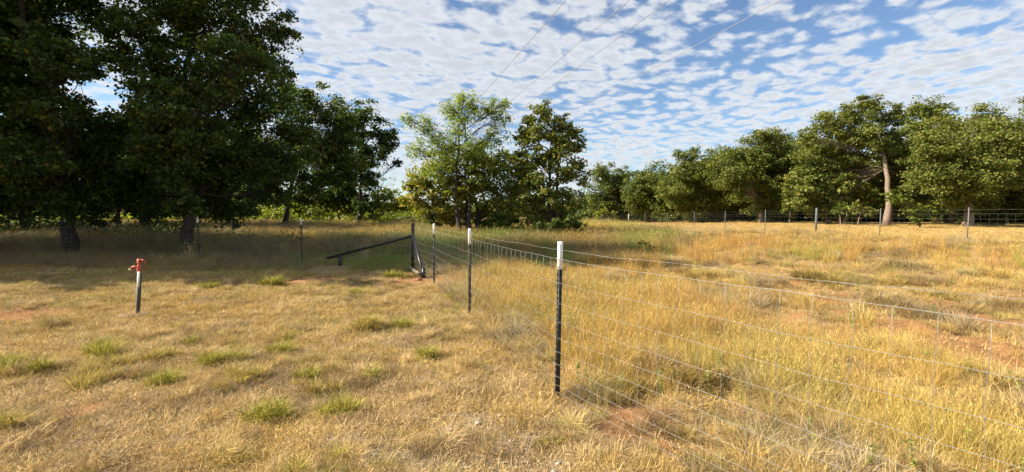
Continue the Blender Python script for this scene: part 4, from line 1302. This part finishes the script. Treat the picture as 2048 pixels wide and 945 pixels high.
    s = r.uniform(0.5, 1.15, len(P)) * (0.75 + 0.75 * sstep(15, 20, y)) * (1 + 0.25 * sstep(16, 24, y) * (x > -9))
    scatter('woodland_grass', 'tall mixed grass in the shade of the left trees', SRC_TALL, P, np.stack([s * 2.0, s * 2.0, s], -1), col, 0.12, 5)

    # 5b taller weeds with pale seed heads under the trees
    P = np.stack([r.uniform(-40, -1.5, 7000), r.uniform(14.5, 34, 7000)], -1)
    x, y = P.T
    pr = (np.abs(x) < y * 1.35) * (0.25 + 0.75 * sstep(0.42, 0.58, fbm(x, y, 0.4, 98))) * sstep(14.5, 17.5, y + (x > -8) * 0.0) * (x < -2.5 - 0.3 * (y - 13))
    P = keep(P, pr * 0.8, r)
    x, y = P.T
    col = mixc(GREY * 0.55, GREENC * 0.8, r.uniform(0, 0.8, len(P)))  # greys and greens lowered, putting darker tree shade into the weeds
    col = mixc(col, PALE, (r.uniform(size=len(P)) < 0.15) * 0.7)
    s = r.uniform(0.45, 0.95, len(P))
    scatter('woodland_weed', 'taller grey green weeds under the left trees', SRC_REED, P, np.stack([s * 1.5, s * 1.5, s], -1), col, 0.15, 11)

    # 6 reddish tall bluestem stands
    P = np.stack([r.uniform(-2, 21, 9000), r.uniform(7, 34, 9000)], -1)
    x, y = P.T
    z = near_shape(x, y, [(1410, 520, 60, 14), (1230, 545, 90, 20), (1300, 490, 120, 12), (1500, 495, 120, 10), (1180, 490, 60, 10), (1850, 510, 90, 10), (1720, 505, 120, 8), (1960, 520, 90, 12), (1060, 500, 50, 12), (900, 505, 60, 16), (1620, 520, 120, 10)])
    pr = sstep(0.25, 0.75, z) * (x > fence_x(y) + .1) * sstep(0.40, 0.55, fbm(x, y, 0.9, 96)) * (x < 20.5 - 0.1 * (y - 20))
    P = keep(P, pr, r)
    x, y = P.T
    col = mixc(REDG, GOLDC, r.uniform(0, 0.75, len(P)))
    col = mixc(col, GREENC * 1.4, (fbm(x, y, 0.7, 97) > 0.60) * 0.6)
    s = r.uniform(0.45, 0.85, len(P))
    scatter('bluestem_grass', 'reddish tall bluestem grass in the right field', SRC_REED, P, np.stack([s, s, s], -1), col, 0.12, 6)

    # 7 mown golden field beyond the far fence
    P = np.stack([r.uniform(6, 75, 42000), r.uniform(15, 72, 42000)], -1)
    x, y = P.T
    pr = (x > 19.5 - 0.1 * (y - 20)) * (x < y * 1.35) * np.clip(30 / y, 0, 1)
    P = keep(P, pr, r)
    x, y = P.T
    col = mixc(GOLDC, STRAW, r.uniform(0.2, 1.0, len(P)))
    col = mixc(col, PALE, (r.uniform(size=len(P)) < .3) * .5)
    s = r.uniform(0.8, 1.4, len(P))
    scatter('mown_grass', 'short mown golden grass between the far fence and the oak row', SRC_SHORT, P, np.stack([s * 2.2, s * 2.2, s * 0.9], -1), col, 0.1, 7)

    # 8 small green weeds
    P = field_points(5200, 2.2, 24, r, 1.2, 1.0)
    x, y = P.T
    pr = (x > fence_x(y) + 0.05) * sstep(0.46, 0.64, fbm(x, y, 0.8, 101)) * 0.42 * (0.35 + 0.65 * sstep(2.6, 4.5, y)) * (x < 20.5 - 0.1 * (y - 20))
    P = keep(P, pr, r)
    x, y = P.T
    col = mixc(np.array([0.13, 0.20, 0.04]), YGREEN, r.uniform(0, .5, len(P)))
    s = r.uniform(0.4, 0.85, len(P))
    scatter('green_weed', 'small green weeds among the golden field grass', SRC_WEED, P, np.stack([s, s, s * 1.1], -1), col, 0.15, 8)


build_grass()


def gravel():
    r = np.random.default_rng(44)
    m, N = new_mat('gravel_stone')
    a = N.n('ShaderNodeAttribute', attribute_name='tint', attribute_type='INSTANCER').outputs['Color']
    co = N.n('ShaderNodeTexCoord').outputs['Object']
    c = N.mix(1.0, a, N.ramp(N.noise(co, 60, 4), [(0.3, 0.75), (0.7, 1.15)]), 'MULTIPLY')
    p = N.n('ShaderNodeBsdfPrincipled', ins={'Base Color': c, 'Roughness': 0.9})
    finish(N, p.outputs[0])
    so = [src('stone_sample', stone(MB(), np.zeros(3), 1.0, r).mesh('stone', m)) for _ in range(5)]
    P = field_points(40000, 1.8, 6.5, r, 1.0, 1.4)
    P = keep(P, 0.012 + 0.45 * patch(P[:, 0], P[:, 1], GRAVEL) * (P[:, 0] < fence_x(P[:, 1]) + .3), r)
    s = np.exp(r.normal(size=len(P)) * 0.5) * 0.0056
    s[r.uniform(size=len(P)) < 0.008] *= 1.9
    col = mixc(np.array([0.30, 0.22, 0.15]), np.array([0.50, 0.43, 0.33]), r.uniform(0, 1, len(P)))
    scatter('gravel', 'loose pale gravel showing through the lawn at the front', so, P, np.stack([s, s, s], -1), col, 0.5, 9, 0.004)


gravel()

# ------------------------------------------------------------------ single grass tufts one can pick out
def tuft(name, label, cat, group, px, py, wpx, color, color2, hk=1.0, seed=0, kind='green'):
    r = np.random.default_rng(seed)
    x, y = gp(px, py)
    w = wpx / FPX * y * 0.45
    H = w * 0.95 * hk
    n = int(np.clip(330 * (w / 0.15), 200, 1000))
    wd = 0.0021 + 0.0007 * y
    parts, wf = [], []
    for q_ in range(int(r.integers(3, 6))):
        f = r.uniform(0.35, 0.75)
        ox, oy = r.normal(size=2) * w * np.array([0.50, 0.32])
        for (cnt, hh, sp, le, cu, dry) in ((0.34, 1.2, 0.42, 0.52, 0.75, 0.2), (0.20, 1.0, 0.55, 0.95, 0.55, 0.5), (0.20, 0.9, 0.9, 1.25, 0.3, 1.1)):
            v, q, t, sh = blades(max(12, int(n * cnt * f * 1.5)), r, H * hh * (0.55 + 0.6 * f), w * sp * f * 1.2, le, cu, wd)
            v[:, 0] += ox; v[:, 1] += oy
            parts.append((v, q, t, sh)); wf.append(dry + r.normal() * 0.15)
    V, Q, T, Sh, off, C = [], [], [], [], 0, []
    for k, (v, q, t, s) in enumerate(parts):
        V.append(v); Q.append(q + off); T.append(t + off); Sh.append(s); off += len(v)
        f = np.clip(r.normal(size=len(v) // 5) * .3 + wf[k], 0, 1)
        C.append(np.repeat(color * (1 - f[:, None]) + color2 * f[:, None], 5, 0))
    me = mesh_np(name, np.vstack(V), [np.vstack(Q), np.vstack(T)], M_TUFT, {'shade': np.concatenate(Sh), 'tint': np.vstack(C)})
    o = put(name, me)
    o.location = (x, y, hz(x, y) - 0.005)
    return tag(o, label, cat, group)


LGREEN, LYEL = np.array([0.33, 0.325, 0.05]), np.array([0.46, 0.38, 0.09])
GT = 'green grass tufts on the lawn'
TUFTS = [(215, 708, 85, 0, 'green grass tuft nearest below the hydrant'), (55, 742, 75, 0, 'green grass tuft closest to the left edge'), (20, 728, 60, 0, 'small green tuft cut by the left edge'),
         (312, 718, 75, 1, 'yellowish tuft right of the green one below the hydrant'), (438, 724, 66, 0, 'round green tuft in the middle of the left lawn'), (300, 768, 72, 0, 'green tuft left of the middle lawn, on bare straw'),
         (215, 738, 100, 1, 'wide flat yellowish tuft on the left lawn'), (175, 775, 110, 1, 'wide yellow tuft low on the left lawn'), (582, 678, 50, 1, 'small yellowish tuft right of the hydrant line'),
         (566, 706, 56, 0, 'small green tuft below the straight dark trunk'), (722, 655, 76, 1, 'wide yellow green tuft left of its bright twin'), (803, 654, 48, 0, 'compact green tuft with dark shadow left of the second post'),
         (835, 714, 58, 0, 'green tuft on the lawn nearest the fence'), (746, 756, 62, 0, 'green tuft in the middle of the bare lawn'), (612, 752, 66, 0, 'green tuft above the two big front ones'),
         (622, 784, 70, 1, 'yellowish tuft between the big front tufts'), (482, 758, 84, 1, 'dull yellow tuft left of the big front ones'), (533, 838, 92, 0, 'tall shaggy tuft, left one of the big front pair'),
         (662, 820, 84, 0, 'dense bright green tuft, right one of the big front pair'), (640, 940, 92, 0, 'green tuft cut by the bottom edge'), (388, 687, 44, 0, 'faint green tuft midway between hydrant and brace'),
         (545, 571, 46, 0, 'green tuft at the edge of the tree shade'), (717, 588, 30, 0, 'tiny bright green tuft in front of the pipe brace'), (362, 655, 36, 1, 'small yellowish tuft right of the hydrant pipe'),
         (465, 930, 80, 1, 'yellowish tuft at the bottom edge, left of the green one'), (30, 850, 90, 1, 'dull tuft low by the left edge'), (418, 578, 34, 0, 'low green tuft right of the hydrant in shade edge'), (785, 556, 34, 0, 'green tuft in shade left of the brace foot')]
for k, (px, py, w, yl, lab) in enumerate(TUFTS):
    tuft('grass_tuft', lab, 'grass tuft', GT, px, py, w, LYEL if yl else LGREEN, STRAW * 0.9 if yl else LYEL * 1.05, 1.05 if yl else 1.4, 200 + k)
GC = 'dry bunch grass clumps by the fence'
CLUMPS = [(1110, 885, 100, 'yellow bunch grass clump below the nearest post'), (1285, 790, 150, 'wide golden clump right of the nearest post'), (1420, 750, 130, 'golden clump behind the near wires, middle'),
          (1550, 870, 120, 'big golden clump at the bottom, behind the front wires'), (1380, 920, 120, 'clump at the bottom beside bare orange soil'), (1190, 655, 90, 'arching clump with dark hollow behind the nearest post'),
          (1650, 560, 110, 'low clump beside bare red soil, far side'), (1740, 705, 110, 'dark hollowed clump on the right'), (1420, 560, 100, 'brown clump under the top wire'), (1890, 600, 110, 'flattened clump near the right edge'),
          (1180, 920, 80, 'small straw clump at the bottom by the nearest post'), (1960, 760, 140, 'leaning clump at the right edge')]
for k, (px, py, w, lab) in enumerate(CLUMPS):
    tuft('grass_clump', lab, 'grass clump', GC, px, py, w, mixc(GOLDC[None], YGREEN[None], np.array([0.3 if k % 3 else 0.6]))[0] * 0.7, STRAW * (0.9 if k % 2 else 0.6), 0.62, 300 + k)
# bushy green weed and red grass stand behind the top wire
wx, wy = gp(1290, 512)
tree('green_weed_bush', 'fresh green leafy weed bush behind the top fence wire', 'weed', 1290, wy, [(1290, 490, 13, 0), (1280, 500, 10, 0), (1302, 498, 11, 0)], 0.06, 0.012, M_BRIGHT, seed=400, tint=(0.25, 0.2), subs=12, fork=0.4, opac=0.8)
